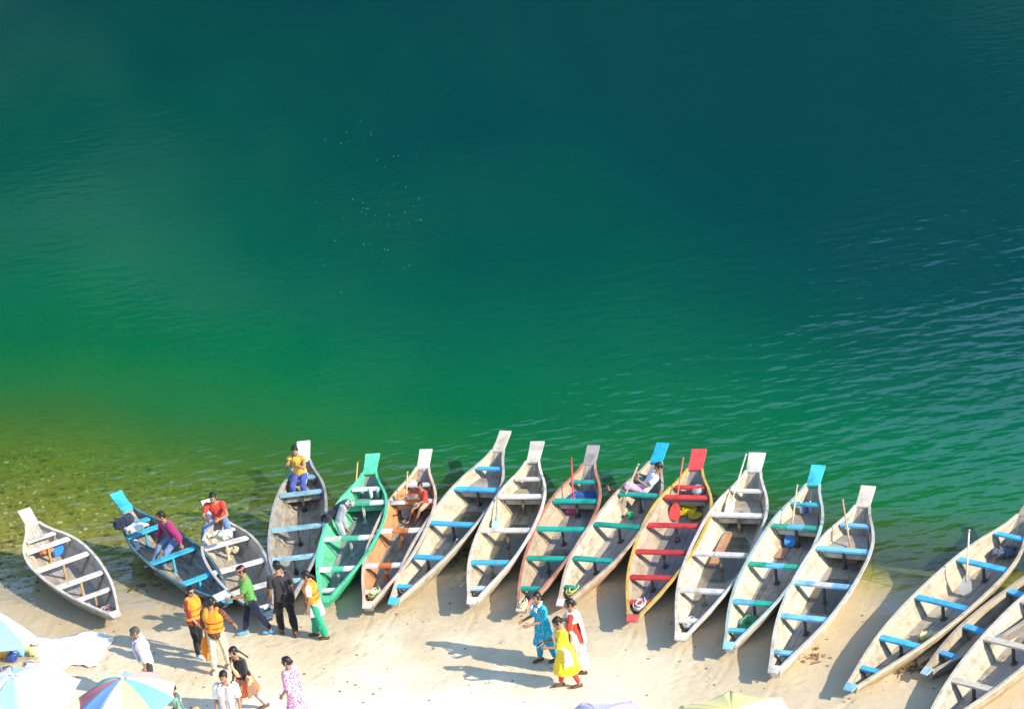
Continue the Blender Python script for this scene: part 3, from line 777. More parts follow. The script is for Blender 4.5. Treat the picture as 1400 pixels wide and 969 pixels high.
pot('drink_bottle', 'white bottle on the stern deck of the bright green boat', in_deck(5, 508, 681), BOTTLE, (.72, .75, .76), .3, 0, 'bottle')
pot('drink_bottle', 'pale green bottle on the stern deck of the bright green boat', in_deck(5, 518, 680), BOTTLE, (.35, .62, .50), .3, 0, 'bottle')
lump('carrier_bag', 'silvery bag beside the child in red', 'bag', in_deck(6, 567, 668), (.14, .12, .18), (.52, .52, .56), 11, .03)
lump('cloth_bundle', 'bright pink cloth under a teal seat of the brown boat', 'cloth', floor_at(9, 783, 701), (.16, .11, .13), (.70, .10, .30), 12)
pot('mug', 'green mug on the boat floor below the reclining person', floor_at(10, 863, 709), MUG, (.02, .42, .15), .35, 0, 'mug', True)
pot('drink_bottle', 'blue and white bottle on the boat floor behind the green mug', floor_at(10, 879, 698), BOTTLE, (.45, .62, .78), .3, 0, 'bottle')
for i, (px, py, a, w) in enumerate(((931, 702, .1, 'yellow crate beside the bright red paddle blade'), (944, 700, -.05, 'yellow crate beside the silver pot in the yellow-rimmed boat'))):
    o = thing('plastic_crate', w, 'crate', floor_at(11, px, py), boat_info[11]['ang'] + a, 'yellow crates in the yellow-rimmed boat')
    ym = plain('yellow_plastic', (.72, .58, .03), .45, .1)
    MB().box(-.10, .10, -.14, .14, .0, .012).build('base', [ym], o)
    for sd in (-1, 1):
        MB().box(-.10, .10, sd * .14 - .008, sd * .14 + .008, .013, .13).build('side_wall', [ym], o)
        MB().box(sd * .10 - .008, sd * .10 + .008, -.131, .131, .013, .13).build('end_wall', [ym], o)
pot('water_pot', 'silver pot on the stern deck of the yellow-rimmed boat', in_deck(11, 955, 676), POT, (.62, .64, .68), .3, .5)
pot('bowl', 'yellow bowl on the floor of the yellow-rimmed boat', floor_at(11, 951, 709), BOWL, (.72, .52, .06), .45, 0, 'bowl')
pot('bowl', 'white bowl under a white seat of the whitewashed boat', floor_at(12, 993, 714, .06), BOWL, (.75, .74, .70), .4, 0, 'bowl')
P = in_deck(12, 1014, 676)
o = MB().tube([(.14 * math.cos(a), .2 * math.sin(a) + .05 * a, .02 + .1 * max(0, math.sin(a * .6))) for a in np.linspace(-1.2, 2.4, 24)], .014, 8).build('hose', [plain('blue_hose', (.03, .30, .48), .4)], None, True)
o.location = P; prop(o, 'curved blue hose on the stern deck of the whitewashed boat', 'hose')
o = MB().box(-.75, .75, -.10, .10, .0, .03).build('loose_board', [paint((.46, .24, .13), .3)]); o.location = floor_at(12, 985, 752, .012); o.rotation_euler = (0, 0, boat_info[12]['ang'])
prop(o, 'reddish brown board lying along the floor of the whitewashed boat', 'board')
o = MB().box(-.22, .22, -.13, .13, .0, .03).build('loose_board', [paint((.44, .24, .15), .3)]); o.location = floor_at(13, 1067, 757, .012); o.rotation_euler = (0, 0, boat_info[13]['ang'])
prop(o, 'short reddish board behind the blue paddle blade', 'board')
for i, (px, py, c, nm) in enumerate(((1096, 701, (.72, .75, .78), 'white'), (1103, 701, (.10, .12, .45), 'dark blue'), (1109, 700, (.5, .55, .8), 'lilac'))):
    pot('drink_bottle', nm + ' bottle on the stern deck of the banded-seat boat', in_deck(13, px, py), BOTTLE, c, .3, 0, 'bottle')
lump('carrier_bag', 'crumpled yellow bag on the floor of the weathered tan boat', 'bag', floor_at(15, 1269, 873), (.2, .13, .13), (.62, .56, .26), 14, .04)
lump('fishing_net', 'dark heaped net in the stern of the weathered tan boat', 'net', floor_at(15, 1368, 757), (.3, .2, .1), (.10, .12, .15), 15, .05)
# dead leaves and a drift of sticks on the sand
P = ground(1110, 898); mb = MB(); rnd = random.Random(5)
for _ in range(22):
    x, y = rnd.gauss(0, .16), rnd.gauss(0, .13); a = rnd.uniform(0, 6.3); l = rnd.uniform(.04, .08); dx, dy = math.cos(a) * l, math.sin(a) * l
    zz = gz(P.x + x, P.y + y) - P.z + .012
    mb.add([(x - dx, y - dy, zz), (x - dy * .4, y + dx * .4, zz + .015), (x + dx, y + dy, zz + .004), (x + dy * .4, y - dx * .4, zz + .012)], [(0, 1, 2, 3)])
o = mb.build('dead_leaves', [plain('dead_leaf', (.30, .14, .07), .8, .5, 30)]); o.location = P
prop(o, 'scatter of red brown dead leaves beside the bow of the pale boat', 'leaves', kind='stuff')
P = ground(1262, 911); mb = MB()
for _ in range(70):
    x, y = rnd.gauss(0, .34), rnd.gauss(0, .12); a = rnd.gauss(.7, .7); l = rnd.uniform(.06, .22)
    z0 = max(gz(P.x + x, P.y + y), 0) - P.z + rnd.uniform(.01, .05)
    mb.tube([(x - math.cos(a) * l, y - math.sin(a) * l, z0), (x + math.cos(a) * l, y + math.sin(a) * l, z0 + rnd.uniform(-.01, .02))], rnd.uniform(.004, .010), 5)
o = mb.build('driftwood_litter', [plain('driftwood', (.16, .10, .05), .9, .4, 20)]); o.location = P
prop(o, 'dark drift of twigs between the tan boat and the half sunken boat', 'driftwood', kind='stuff')
# ------------------------------------------------------------------ people
SKIN = plain('skin', (.30, .155, .085), .5, .10, 22, .35)
SKIN2 = plain('skin_tan', (.36, .20, .115), .5, .10, 22, .35)
EYE = plain('eye', (.03, .02, .018), .3, 0); LIP = plain('lip', (.26, .085, .065), .5, .05); EYEW = plain('eye_white', (.6, .56, .5), .4, 0)
HAIR = plain('hair', (.012, .010, .009), .45, .4, 60, .4); HAIRG = plain('hair_greying', (.07, .065, .06), .55, .5, 50, .3)

def _head():
    mb = MB()
    mb.ell((0, -.012, .030), (.074, .094, .084), n=20, m=14)
    mb.ell((0, .022, -.030), (.061, .070, .078), n=18, m=12)
    mb.ell((0, .050, -.082), (.034, .032, .028)); mb.ell((0, .045, .028), (.060, .046, .035))
    mb.tube([(0, .088, .022), (0, .103, -.008), (0, .108, -.022)], [.009, .011, .015], 10, ends=True)
    for sd in (-1, 1):
        mb.ell((sd * .010, .098, -.024), (.011, .012, .009)); mb.ell((sd * .076, -.010, -.008), (.011, .022, .033))
        mb.ell((sd * .038, .058, -.020), (.024, .022, .022))
    mb.ell((0, .084, -.055), (.022, .012, .012))
    v, f, _ = mesh_arrays(blob(mb, .0075, 3))
    out = MB(); out.v = [tuple(x) for x in v]; out.f = f; out.m = [0] * len(f)
    for sd in (-1, 1):
        out.ell((sd * .030, .082, .012), (.014, .009, .0075), mi=3, n=8, m=6); out.ell((sd * .030, .0885, .012), (.0065, .004, .0065), mi=1, n=8, m=6)
        out.tube([(sd * .013, .092, .029), (sd * .032, .089, .034), (sd * .048, .076, .029)], [.0035, .0045, .003], 6, mi=1)
    out.ell((0, .0945, -.056), (.022, .005, .007), mi=2, n=10, m=6)
    return out
HEAD = _head()
def _hand(curl):
    mb = MB()
    mb.ell((0, 0, -.045), (.016, .040, .052)); mb.tube([(0, 0, .03), (0, 0, -.03)], [.024, .026], 10)
    for k, l in enumerate((.072, .080, .075, .058)):
        p = Vector((0, .030 - .020 * k, -.082)); a = R(8 + curl * .4); pts = [p + Vector((0, 0, .02)), p]
        for j, fr_ in enumerate((.45, .32, .23)):
            p = p + Vector((-math.sin(a), .08 * (1.5 - k), -math.cos(a)).__class__((-math.sin(a), .04 * (1.5 - k), -math.cos(a)))) * l * fr_ if False else p + Vector((-math.sin(a), .04 * (1.5 - k), -math.cos(a))) * (l * fr_)
            pts.append(p); a += R(curl)
        mb.tube(pts, [.0095, .0095, .009, .0085, .0075], 8, ends=True)
    t = Vector((-.004, .030, -.020))
    mb.tube([t, t + Vector((-.012, .026, -.022)), t + Vector((-.022, .036, -.048)), t + Vector((-.030 - curl * .0003, .034, -.066))], [.014, .012, .010, .008], 8, ends=True)
    v, f, _ = mesh_arrays(blob(mb, .0052, 2))
    return v, f
HANDS = {'relax': _hand(18), 'grip': _hand(58), 'flat': _hand(5)}

def dirv(side, fwd, out_):
    a, o = R(fwd), R(out_)
    return Vector((side * math.sin(o), math.cos(o) * math.sin(a), -math.cos(o) * math.cos(a)))

def person(label, loc, yaw, H=1.68, sex='m', lean=0, twist=0, side_lean=0, head=(0, 0), arms=None, legs=None, sit=False, hands=('relax', 'relax'),
           hair='short', hairmat=None, skin=None, wear=(), shoes=None, group=None, by='foot', foot_yaw=(0, 0)):
    """arms: right, left = (upper fwd, upper out, elbow, forearm out); legs: right, left = (thigh fwd, thigh out, knee)
       wear: list of (kind, material, options). loc: ground point (standing) or hip point (sitting)"""
    skin = skin or SKIN; s = H / 1.68
    arms = arms or ((6, 8, 12, 2), (6, 8, 12, 2)); legs = legs or ((3, 3, 4), (-3, 3, 4))
    J = {}
    t = Vector((math.sin(R(side_lean)), math.sin(R(lean)) * math.cos(R(side_lean)), math.cos(R(lean)) * math.cos(R(side_lean)))).normalized()
    rt = Matrix.Rotation(R(twist), 3, 'Z') @ Vector((1, 0, 0)); rt = (rt - t * rt.dot(t)).normalized(); fw = t.cross(rt).normalized()
    sw = (.172 if sex == 'm' else .150) * s
    O = Vector((0, 0, 0)); neck = t * (.50 * s)
    hd = (t * .55 + Vector((0, 0, .45))).normalized() if abs(lean) < 60 else t
    headc = neck + hd * (.165 * s) + fw * (.02 * s)
    HR = (Matrix.Rotation(R(head[0]), 3, hd) @ Matrix((rt, fw if abs(lean) >= 60 else hd.cross(rt).normalized(), hd)).transposed() @ Matrix.Rotation(R(-head[1]), 3, 'X'))
    A, Lg = [], []
    for i, sd in enumerate((1, -1)):
        sh = t * (.455 * s) + rt * (sd * sw)
        u_ = arms[i]; d1 = dirv(sd, u_[0], u_[1]); d2 = dirv(sd, u_[0] + u_[2], u_[3])
        if twist: Rm = Matrix.Rotation(R(twist), 3, 'Z'); d1, d2 = Rm @ d1, Rm @ d2
        el = sh + d1 * (.285 * s); wr = el + d2 * (.245 * s)
        A.append((sh, el, wr, d2, sd))
        l_ = legs[i]; hp = Vector((sd * .088 * s, 0, 0)); k1 = dirv(sd, l_[0], l_[1]); k2 = dirv(sd, l_[0] - l_[2], l_[3] if len(l_) > 3 else l_[1] * .4)
        kn = hp + k1 * (.41 * s); an = kn + k2 * (.40 * s)
        fd = Matrix.Rotation(R(foot_yaw[i]), 3, 'Z') @ Vector((0, 1, 0))
        pitch = 0
        if k2.y < -.5: pitch = -35
        fd = (fd * math.cos(R(pitch)) + Vector((0, 0, 1)) * math.sin(R(pitch))).normalized()
        if sit and len(l_) > 4: fd = (k2.cross(Vector((1, 0, 0)))).normalized() * -1 if False else (Vector((0, math.cos(R(l_[4])), math.sin(R(l_[4])))))
        Lg.append((hp, kn, an, fd, sd))
    shift = Vector((0, 0, 0))
    if not sit:
        zl = min(l[2].z for l in Lg) - .075 * s
        shift = Vector((-(Lg[0][2].x + Lg[1][2].x) / 2, -(Lg[0][2].y + Lg[1][2].y) / 2, -zl))
        if by == 'hip': shift.x = shift.y = 0
        if by == 'head': shift.x, shift.y = -headc.x, -headc.y
    S = lambda p: p + shift
    A = [(S(a_), S(b_), S(c_), d_, e_) for a_, b_, c_, d_, e_ in A]; Lg = [(S(a_), S(b_), S(c_), d_, e_) for a_, b_, c_, d_, e_ in Lg]
    O, neck, headc = S(O), S(neck), S(headc)
    root = thing('person', label, 'person', loc, R(yaw), group)
    seed = (len(label) * 7.3 + loc[0]) % 50
    prof = ([(-.10, .12, .10), (-.03, .162, .118), (.05, .160, .115), (.16, .143, .104), (.28, .165, .115), (.38, .180, .118), (.45, .172, .095), (.50, .10, .075)] if sex == 'm' else
            [(-.10, .13, .11), (-.03, .175, .130), (.05, .168, .122), (.17, .132, .102), (.27, .146, .112), (.36, .158, .126), (.44, .150, .092), (.49, .09, .07)])
    def torso(mb, extra, lo=-1, hi=9, ex2=None):
        secs = []
        for h, rx, ry in prof:
            if h < lo or h > hi: continue
            secs.append((O + t * (h * s), rt, fw, (rx + extra) * s, (ry + extra) * s))
        mb.loft(secs, 16)
    # body: torso, neck, limbs fused; head and hands grown onto it
    mb = MB(); torso(mb, -.010, -.05)
    mb.tube([neck - t * .04 * s, neck + hd * .05 * s, headc - hd * .04 * s], [.062 * s, .052 * s, .050 * s], 10)
    for sh, el, wr, d2, sd in A:
        mb.tube([sh, sh.lerp(el, .45), el], [.050 * s, .045 * s, .036 * s], 10, ends=True)
        mb.tube([el, el.lerp(wr, .3), wr + d2 * .02 * s], [.036 * s, .037 * s, .025 * s], 10, ends=True)
    for hp, kn, an, fd, sd in Lg:
        mb.tube([hp, hp.lerp(kn, .5), kn], [.082 * s, .070 * s, .052 * s], 12, ends=True)
        mb.tube([kn, kn.lerp(an, .3), an], [.052 * s, .053 * s, .034 * s], 12, ends=True)
        dn = (an - kn).normalized(); sole = an + (Vector((0, 0, -1)) if not sit else dn) * (.045 * s)
        mb.tube([an, sole - fd * .03 * s], [.036 * s, .030 * s], 8, ends=True)
        mb.tube([sole - fd * .045 * s, sole + fd * .06 * s, sole + fd * .15 * s], [.030 * s, .033 * s, .024 * s], 10, ends=True)
        for k in range(5):
            q = sole + fd * (.16 - .008 * k) * s + fd.cross(Vector((0, 0, 1))) * (sd * (-.024 + .012 * k)) * s
            mb.tube([q - fd * .02 * s, q + fd * .018 * s], [.010 * s, .008 * s], 6, ends=True)
    v, f, _ = mesh_arrays(blob(mb, .013, 2))
    full = MB(); full.v = [tuple(x) for x in v]; full.f = f; full.m = [0] * len(f)
    Hm = HR * s
    bse = len(full.v); full.v += [tuple(headc + Hm @ Vector(p)) for p in HEAD.v]; full.f += [tuple(i + bse for i in q) for q in HEAD.f]; full.m += HEAD.m
    for (sh, el, wr, d2, sd), hk in zip(A, hands):
        zc = -d2; hint = Vector((0, 1, 0)) if abs(d2.y) < .7 else Vector((0, 0, 1))
        yc = (hint - zc * hint.dot(zc)).normalized(); xc = yc.cross(zc)
        Mh = Matrix((xc * sd, yc, zc)).transposed() * s
        hv, hf = HANDS[hk]; bse = len(full.v)
        full.v += [tuple(wr + Mh @ (Vector((p[0], p[1], p[2])))) for p in hv]
        full.f += [tuple((i + bse) for i in (q if sd > 0 else reversed(q))) for q in hf]; full.m += [0] * len(hf)
    link('body', full.mesh('body'), [skin, EYE, LIP, EYEW], root)
    # hair
    mb = MB()
    def hp_(*p): return headc + Hm @ Vector(p)
    def hell(c, r): mb.ell(hp_(*c), tuple(x * s for x in r), HR, n=16, m=10)
    hell((0, -.020, .042), (.080, .094, .082)); hell((0, -.045, .0), (.074, .062, .070)); hell((0, .035, .082), (.056, .045, .028))
    if hair == 'short':
        for sd in (-1, 1): hell((sd * .068, .010, .020), (.014, .030, .035))
    else:
        for sd in (-1, 1): hell((sd * .066, .012, .010), (.018, .038, .05))
        hell((0, -.06, -.03), (.055, .045, .05))
    if hair == 'bun': hell((0, -.115, -.01), (.042, .036, .040))
    if hair == 'tied': hell((0, -.11, -.03), (.032, .030, .034)); mb.tube([hp_(0, -.11, -.03), hp_(0, -.15, -.10), hp_(0, -.145, -.19)], [.030 * s, .028 * s, .014 * s], 10, ends=True)
    if hair == 'long':
        mb.loft([(hp_(0, -.06, -.02), HR @ Vector((1, 0, 0)), HR @ Vector((0, 1, 0)), .07 * s, .045 * s), (hp_(0, -.08, -.14), HR @ Vector((1, 0, 0)), HR @ Vector((0, 1, 0)), .075 * s, .035 * s), (hp_(0, -.085, -.26), HR @ Vector((1, 0, 0)), HR @ Vector((0, 1, 0)), .05 * s, .02 * s)])
    if hair == 'braid':
        for k in range(11):
            q = hp_(0, -.09 - .018 * k + .0003 * k * k, -.03 - .034 * k); mb.ell(q, ((.024 - .001 * k) * s,) * 3)
            if k: mb.tube([q, pq], [.016 * s] * 2, 8)
            pq = q
    if hair != 'none': link('hair', blob(mb, .010, 1, .006, seed, (60, 60, 60)), hairmat or HAIR, root)
    # clothes
    for kind, mat, *opt in wear:
        op = opt[0] if opt else {}
        mb = MB(); vox = .013; fold = .017
        if kind in ('shirt', 'vest', 'dress'):
            ex = {'shirt': .014, 'vest': .045, 'dress': .016}[kind] + op.get('extra', 0)
            so = op.get('skirt_only')
            torso(mb, ex, op.get('lo', -.2 if kind != 'vest' else .0), .10 if so else .46)
            secs = [(O + t * (.44 * s), rt, fw, (sw / s - .02 + ex * .5) * s, .088 * s + ex * .6 * s), (O + t * (.495 * s), rt, fw, .095 * s, .075 * s)]
            if not so: mb.loft(secs, 14)
            sl = op.get('sleeve', .6)
            if so: pass
            elif kind != 'vest':
                for sh, el, wr, d2, sd in A:
                    r0 = .014 + op.get('loose', .008)
                    mb.ell(sh, ((.047 + r0 * .6) * s,) * 3)
                    e1 = sh.lerp(el, min(sl, 1)); mb.tube([sh, e1], [(.050 + r0) * s, ((.046 if sl < 1 else .038) + r0) * s], 12, ends=sl > 1)
                    if sl > 1: mb.tube([el, el.lerp(wr, sl - 1)], [(.037 + r0) * s, (.027 + r0) * s], 12)
            else:
                for sd in (-1, 1): mb.tube([O + t * (.40 * s) + rt * (sd * .10 * s) + fw * .10 * s, O + t * (.52 * s) + rt * (sd * .11 * s), O + t * (.40 * s) + rt * (sd * .10 * s) - fw * .10 * s], [.055 * s] * 3, 10, ends=True)
            if kind == 'dress':
                hem = op.get('hem', .28) * H; z_hip = O.z
                kc = (Lg[0][1] + Lg[1][1]) / 2
                spread = abs(Lg[0][1].y - Lg[1][1].y) / 2
                secs = []
                for k in range(6):
                    q = k / 5; zz = (z_hip + .06 * s) + (hem - z_hip - .06 * s) * q
                    c = O.lerp(kc, min(1, q * 1.0)); c = Vector((c.x, c.y, zz)) + Vector((0, 0, 0))
                    secs.append((c, Vector((1, 0, 0)), Vector((0, 1, 0)), (.180 + op.get('flare', .05) * q) * s, (.135 + op.get('flare', .05) * q + spread * q) * s))
                mb.loft(secs, 18); fold = .022
        elif kind == 'trousers':
            to = op.get('to', .95); lo_ = op.get('loose', .012)
            torso(mb, .010, -.2, op.get('rise', .08))
            for hp, kn, an, fd, sd in Lg:
                k1 = hp.lerp(kn, min(1, to * 2) if to < .5 else 1)
                mb.tube([hp, hp.lerp(k1, .5), k1], [(.084 + lo_ * .6) * s, (.074 + lo_) * s, (.056 + lo_) * s], 12, ends=True)
                if to > .5:
                    e = kn.lerp(an, (to - .5) * 2); mb.tube([kn, kn.lerp(e, .4), e], [(.056 + lo_) * s, (.055 + lo_) * s, (.040 + lo_ * op.get('cuff', 1)) * s], 12)
            if op.get('skirt'):
                kc = (Lg[0][1] + Lg[1][1]) / 2; ac = (Lg[0][2] + Lg[1][2]) / 2
                mb.loft([(O, Vector((1, 0, 0)), Vector((0, 1, 0)), .18 * s, .14 * s), (kc, Vector((1, 0, 0)), Vector((0, 1, 0)), .20 * s, .17 * s), (kc.lerp(ac, .85), Vector((1, 0, 0)), Vector((0, 1, 0)), .21 * s, .19 * s)], 16); fold = .025
        elif kind == 'stripe':                    # side stripes on trouser legs
            for hp, kn, an, fd, sd in Lg:
                o_ = Vector((sd, 0, 0)) * .058 * s
                mb.tube([hp + o_ * 1.5, kn + o_, an + o_ * .8], [.016 * s] * 3, 8)
            fold = 0
        elif kind == 'scarf':                     # two ends hanging down the front from the neck
            mb.tube([neck + rt * .09 * s + fw * .05 * s, neck - fw * .07 * s + t * .01, neck - rt * .09 * s + fw * .05 * s], [.035 * s] * 3, 10, ends=True)
            for sd in (-1, 1):
                a0 = neck + rt * (sd * .085 * s) + fw * (.06 * s); sec = []
                for k in range(6):
                    c = a0 - t * (op.get('len', .42) * s * k / 5) + fw * ((.085 if 0 < k else .04) * s); sec.append((c, rt, fw, .062 * s, .014 * s))
                mb.loft(sec, 10)
        elif kind == 'shawl':                     # over the shoulders, hanging behind
            mb.loft([(O + t * .30 * s - fw * .03 * s, rt, fw, .20 * s, .145 * s), (O + t * .42 * s - fw * .01 * s, rt, fw, .205 * s, .125 * s), (O + t * .50 * s, rt, fw, .11 * s, .09 * s)], 16)
            mb.loft([(O + t * .40 * s - fw * .12 * s, rt, fw, .15 * s, .03 * s), (O + t * .15 * s - fw * .16 * s, rt, fw, .14 * s, .025 * s), (O - t * op.get('len', .10) * s - fw * .17 * s, rt, fw, .12 * s, .02 * s)], 14); fold = .02
        elif kind == 'sash':                      # dupatta across the body and hanging at one side
            sd = op.get('side', 1)
            mb.tube([O + t * .47 * s - rt * (sd * .10 * s), O + t * .40 * s + fw * .15 * s, O + t * .22 * s + fw * .15 * s + rt * (sd * .10 * s), O + t * .06 * s + rt * (sd * .21 * s)], [.05 * s, .045 * s, .045 * s, .05 * s], 10, ends=True)
            q = O + t * .06 * s + rt * (sd * .21 * s)
            mb.loft([(q, fw, rt, .07 * s, .035 * s), (q - Vector((0, 0, .22 * s)), fw, rt, .11 * s, .03 * s), (q - Vector((0, 0, op.get('len', .42) * s)), fw, rt, .13 * s, .022 * s)], 12); fold = .02
        elif kind == 'headband':
            mb.loft([(headc + hd * .045 * s, HR @ Vector((1, 0, 0)), HR @ Vector((0, 1, 0)), .084 * s, .104 * s), (headc + hd * .075 * s, HR @ Vector((1, 0, 0)), HR @ Vector((0, 1, 0)), .082 * s, .102 * s)], 18); fold = .003; vox = .009
        elif kind == 'glasses':
            for sd in (-1, 1):
                c = hp_(sd * .031, .099, .012); mb.tube([c + HR @ Vector((.019 * s * math.cos(a), 0, .015 * s * math.sin(a))) for a in np.linspace(0, 2 * math.pi, 13)], .003 * s, 6)
                mb.ell(c, (.018 * s, .003 * s, .014 * s), HR, n=10, m=6); mb.tube([hp_(sd * .05, .097, .014), hp_(sd * .078, -.01, .012)], .003 * s, 6)
            me = mb.mesh('glasses'); link('glasses', me, mat, root); continue
        elif kind == 'bag':
            q = O + t * .02 * s - rt * (op.get('side', -1) * -.10 * s) - fw * .17 * s
            mb.loft([(q + t * .10 * s, rt, fw, .10 * s, .05 * s), (q, rt, fw, .12 * s, .06 * s), (q - t * .14 * s, rt, fw, .11 * s, .05 * s)], 14)
            sd = op.get('side', -1); mb.tube([q + t * .10 * s, O + t * .36 * s - fw * .14 * s, O + t * .505 * s - rt * (sd * .08 * s), O + t * .36 * s + fw * .14 * s - rt * 0, O + t * .10 * s + fw * .13 * s + rt * (sd * .12 * s)], [.014 * s] * 5, 8)
            fold = .006
        name = {'stripe': 'trouser_stripe', 'bag': 'shoulder_bag', 'vest': 'life_vest', 'sash': 'dupatta', 'dress': 'tunic'}.get(kind, kind)
        link(name, blob(mb, vox, 2, fold * s, seed, (11, 11, 4)), mat, root)
        if kind == 'vest':                        # buckled straps round the vest
            for h in (.14, .27):
                i_ = min(range(len(prof)), key=lambda k: abs(prof[k][0] - h)); rx, ry = prof[i_][1] + .055, prof[i_][2] + .055
                MB().loft([(O + t * ((h - .014) * s), rt, fw, rx * s, ry * s), (O + t * ((h + .014) * s), rt, fw, rx * s, ry * s)], 20).build('strap', [plain('strap', (.35, .08, .02), .6)], root, True)
    if shoes:
        for hp, kn, an, fd, sd in Lg:
            mb = MB(); dn = (an - kn).normalized(); sole = an + (Vector((0, 0, -1)) if not sit else dn) * (.042 * s)
            sdv = fd.cross(Vector((0, 0, 1))).normalized(); up = sdv.cross(fd).normalized()
            mb.loft([(sole - fd * .075 * s, sdv, up, .028 * s, .034 * s), (sole - fd * .04 * s, sdv, up, .038 * s, .046 * s), (sole + fd * .05 * s, sdv, up, .044 * s, .042 * s), (sole + fd * .13 * s, sdv, up, .046 * s, .034 * s), (sole + fd * .185 * s, sdv, up, .030 * s, .024 * s)], 14)
            link('shoe', blob(mb, .011, 2), shoes, root)
    return root, dict(A=A, L=Lg, head=headc, root=root)

def ws(root_info, p):   # local joint -> world
    return root_info['root'].matrix_basis @ p

C_ORANGE = cloth('orange_vest', (.86, .27, .02)); C_WHITE = cloth('white', (.74, .72, .68)); C_BLACK = cloth('black', (.012, .012, .014)); C_GREYBLK = cloth('charcoal', (.035, .032, .035))
C_JEANS = cloth('jeans', (.14, .22, .38), .35); C_NAVY = cloth('navy', (.010, .013, .04)); C_KHAKI = cloth('khaki', (.56, .48, .33)); C_GREEN = cloth('green', (.10, .30, .06)); C_RED = cloth('red', (.60, .05, .03))
C_MAROON = cloth('maroon', (.26, .02, .10)); C_BROWN = patterned('brown_check', (.09, .04, .025), (.16, .08, .05), 'check', 22); C_EMER = cloth('emerald', (.02, .32, .17)); C_YELLOW = cloth('yellow', (.85, .58, .02))
C_TEAL = patterned('teal_dots', (.01, .32, .46), (.6, .72, .74), 'dots', 26, .20); C_TEALP = cloth('teal', (.01, .30, .42)); C_PINK = patterned('pink_floral', (.58, .06, .26), (.78, .60, .70), 'floral', 34); C_CORAL = cloth('coral', (.80, .17, .06))
C_STRIPE = patterned('striped', (.72, .66, .62), (.45, .25, .27), 'stripes', 12); C_LAV = cloth('lavender', (.52, .46, .66)); C_GREYT = cloth('grey_trousers', (.34, .36, .38)); C_LEGRED = cloth('legging_red', (.55, .06, .06)); C_CREAM = cloth('cream', (.70, .62, .50))
SH_DARK = plain('sandal', (.10, .06, .04), .6); SH_BLUE = plain('blue_shoe', (.12, .35, .62), .5); SH_PALE = plain('pale_shoe', (.58, .60, .64), .5)
GL = plain('dark_glasses', (.02, .02, .02), .2, 0)
GB = 'people standing on the sand'; GS = 'people sitting or lying in the boats'

# on the sand
g_ = ground(213, 952)
person('man in white shirt and lavender waistcoat behind the striped umbrella', g_, 95, 1.66, lean=10, head=(0, 18), arms=((-22, 10, 35, -12), (-15, 8, 25, 4)), hairmat=HAIRG, hair='short',
       wear=[('trousers', C_GREYBLK), ('shirt', C_WHITE, {'sleeve': 1.5, 'loose': .016}), ('scarf', C_LAV, {'len': .46}), ('glasses', GL)], shoes=SH_DARK, group=GB)
person('woman in orange life vest, maroon top and black leggings wearing glasses', ground(274, 896), -128, 1.62, 'f', lean=-4, side_lean=-6, head=(-12, 8), arms=((10, 6, 30, -6), (4, 10, 16, 2)), legs=((4, 2, 4), (-4, 2, 4)), hair='long', skin=SKIN2,
       wear=[('trousers', C_BLACK, {'loose': .011}), ('shirt', cloth('maroon_top', (.22, .03, .025)), {'sleeve': 1.3}), ('vest', C_ORANGE), ('glasses', GL)], shoes=SH_PALE, group=GB)
r_, PI3 = person('man in orange life vest and khaki trousers seen from behind', ground(304, 917), -12, 1.70, lean=4, head=(10, 8), arms=((18, 26, 18, 12), (8, 14, 8, 4)), legs=((10, 4, 6), (-8, 3, 6)), hands=('relax', 'grip'),
       wear=[('trousers', C_KHAKI, {'loose': .02}), ('shirt', C_BROWN, {'sleeve': 1.45, 'loose': .012}), ('vest', C_ORANGE)], shoes=SH_PALE, group=GB)
# the spare vest hanging from his hand
hw_ = ws(PI3, PI3['A'][1][2] + PI3['A'][1][3] * .10)
mb = MB(); fx, fy = Vector((.9, .4, 0)), Vector((-.4, .9, 0))
mb.loft([(Vector((0, 0, -.06)), fx, fy, .10, .05), (Vector((.0, 0, -.2)), fx, fy, .17, .075), (Vector((.01, 0, -.42)), fx, fy, .16, .07), (Vector((.02, 0, -.56)), fx, fy, .12, .05)], 14)
for sd in (-1, 1): mb.tube([Vector((0, 0, .0)), fx * (sd * .07) + Vector((0, 0, -.1))], [.03, .045], 8, ends=True)
o = link('life_vest', blob(mb, .014, 2, .02, 3.0), C_ORANGE); o.location = hw_
prop(o, 'spare orange life vest hanging from the hand of the man in khaki trousers', 'life vest')
r_, PI4 = person('man in green shirt with red headband striding with papers in his hands', ground(354, 866), 98, 1.70, lean=7, head=(0, 10), arms=((28, 6, 52, -8), (24, 8, 56, -8)), legs=((18, 2, 4), (-18, 2, 8)), hands=('grip', 'grip'),
       wear=[('trousers', C_NAVY, {'loose': .016}), ('shirt', C_GREEN, {'sleeve': .75}), ('headband', cloth('headband', (.60, .16, .18)))], shoes=SH_BLUE, group=GB)
pw = (ws(PI4, PI4['A'][0][2]) + ws(PI4, PI4['A'][1][2])) / 2 + Vector((-.13, -.01, .02))
o = thing('paper_stack', 'white papers held by the man in green shirt', 'papers', pw, .15)
for k in range(4):
    q = MB().box(-.17, .15, -.13, .13, -.002 + .006 * k, .002 + .006 * k).build('sheet', [plain('paper', (.76, .76, .76), .7, .04)], o); q.rotation_euler = (.10, -.2 + .03 * k, .12 * k)
person('man in charcoal shirt and black track trousers with a shoulder bag seen from behind', ground(396, 868), 14, 1.74, lean=2, head=(14, 6), arms=((-6, 9, 10, 3), (0, 9, 14, 4)), legs=((-12, 3, 4), (10, 3, 8)), hair='short',
       wear=[('trousers', C_BLACK, {'loose': .022}), ('stripe', C_RED), ('shirt', C_GREYBLK, {'sleeve': .8, 'loose': .014}), ('bag', C_BLACK, {'side': 1})], shoes=SH_DARK, group=GB)
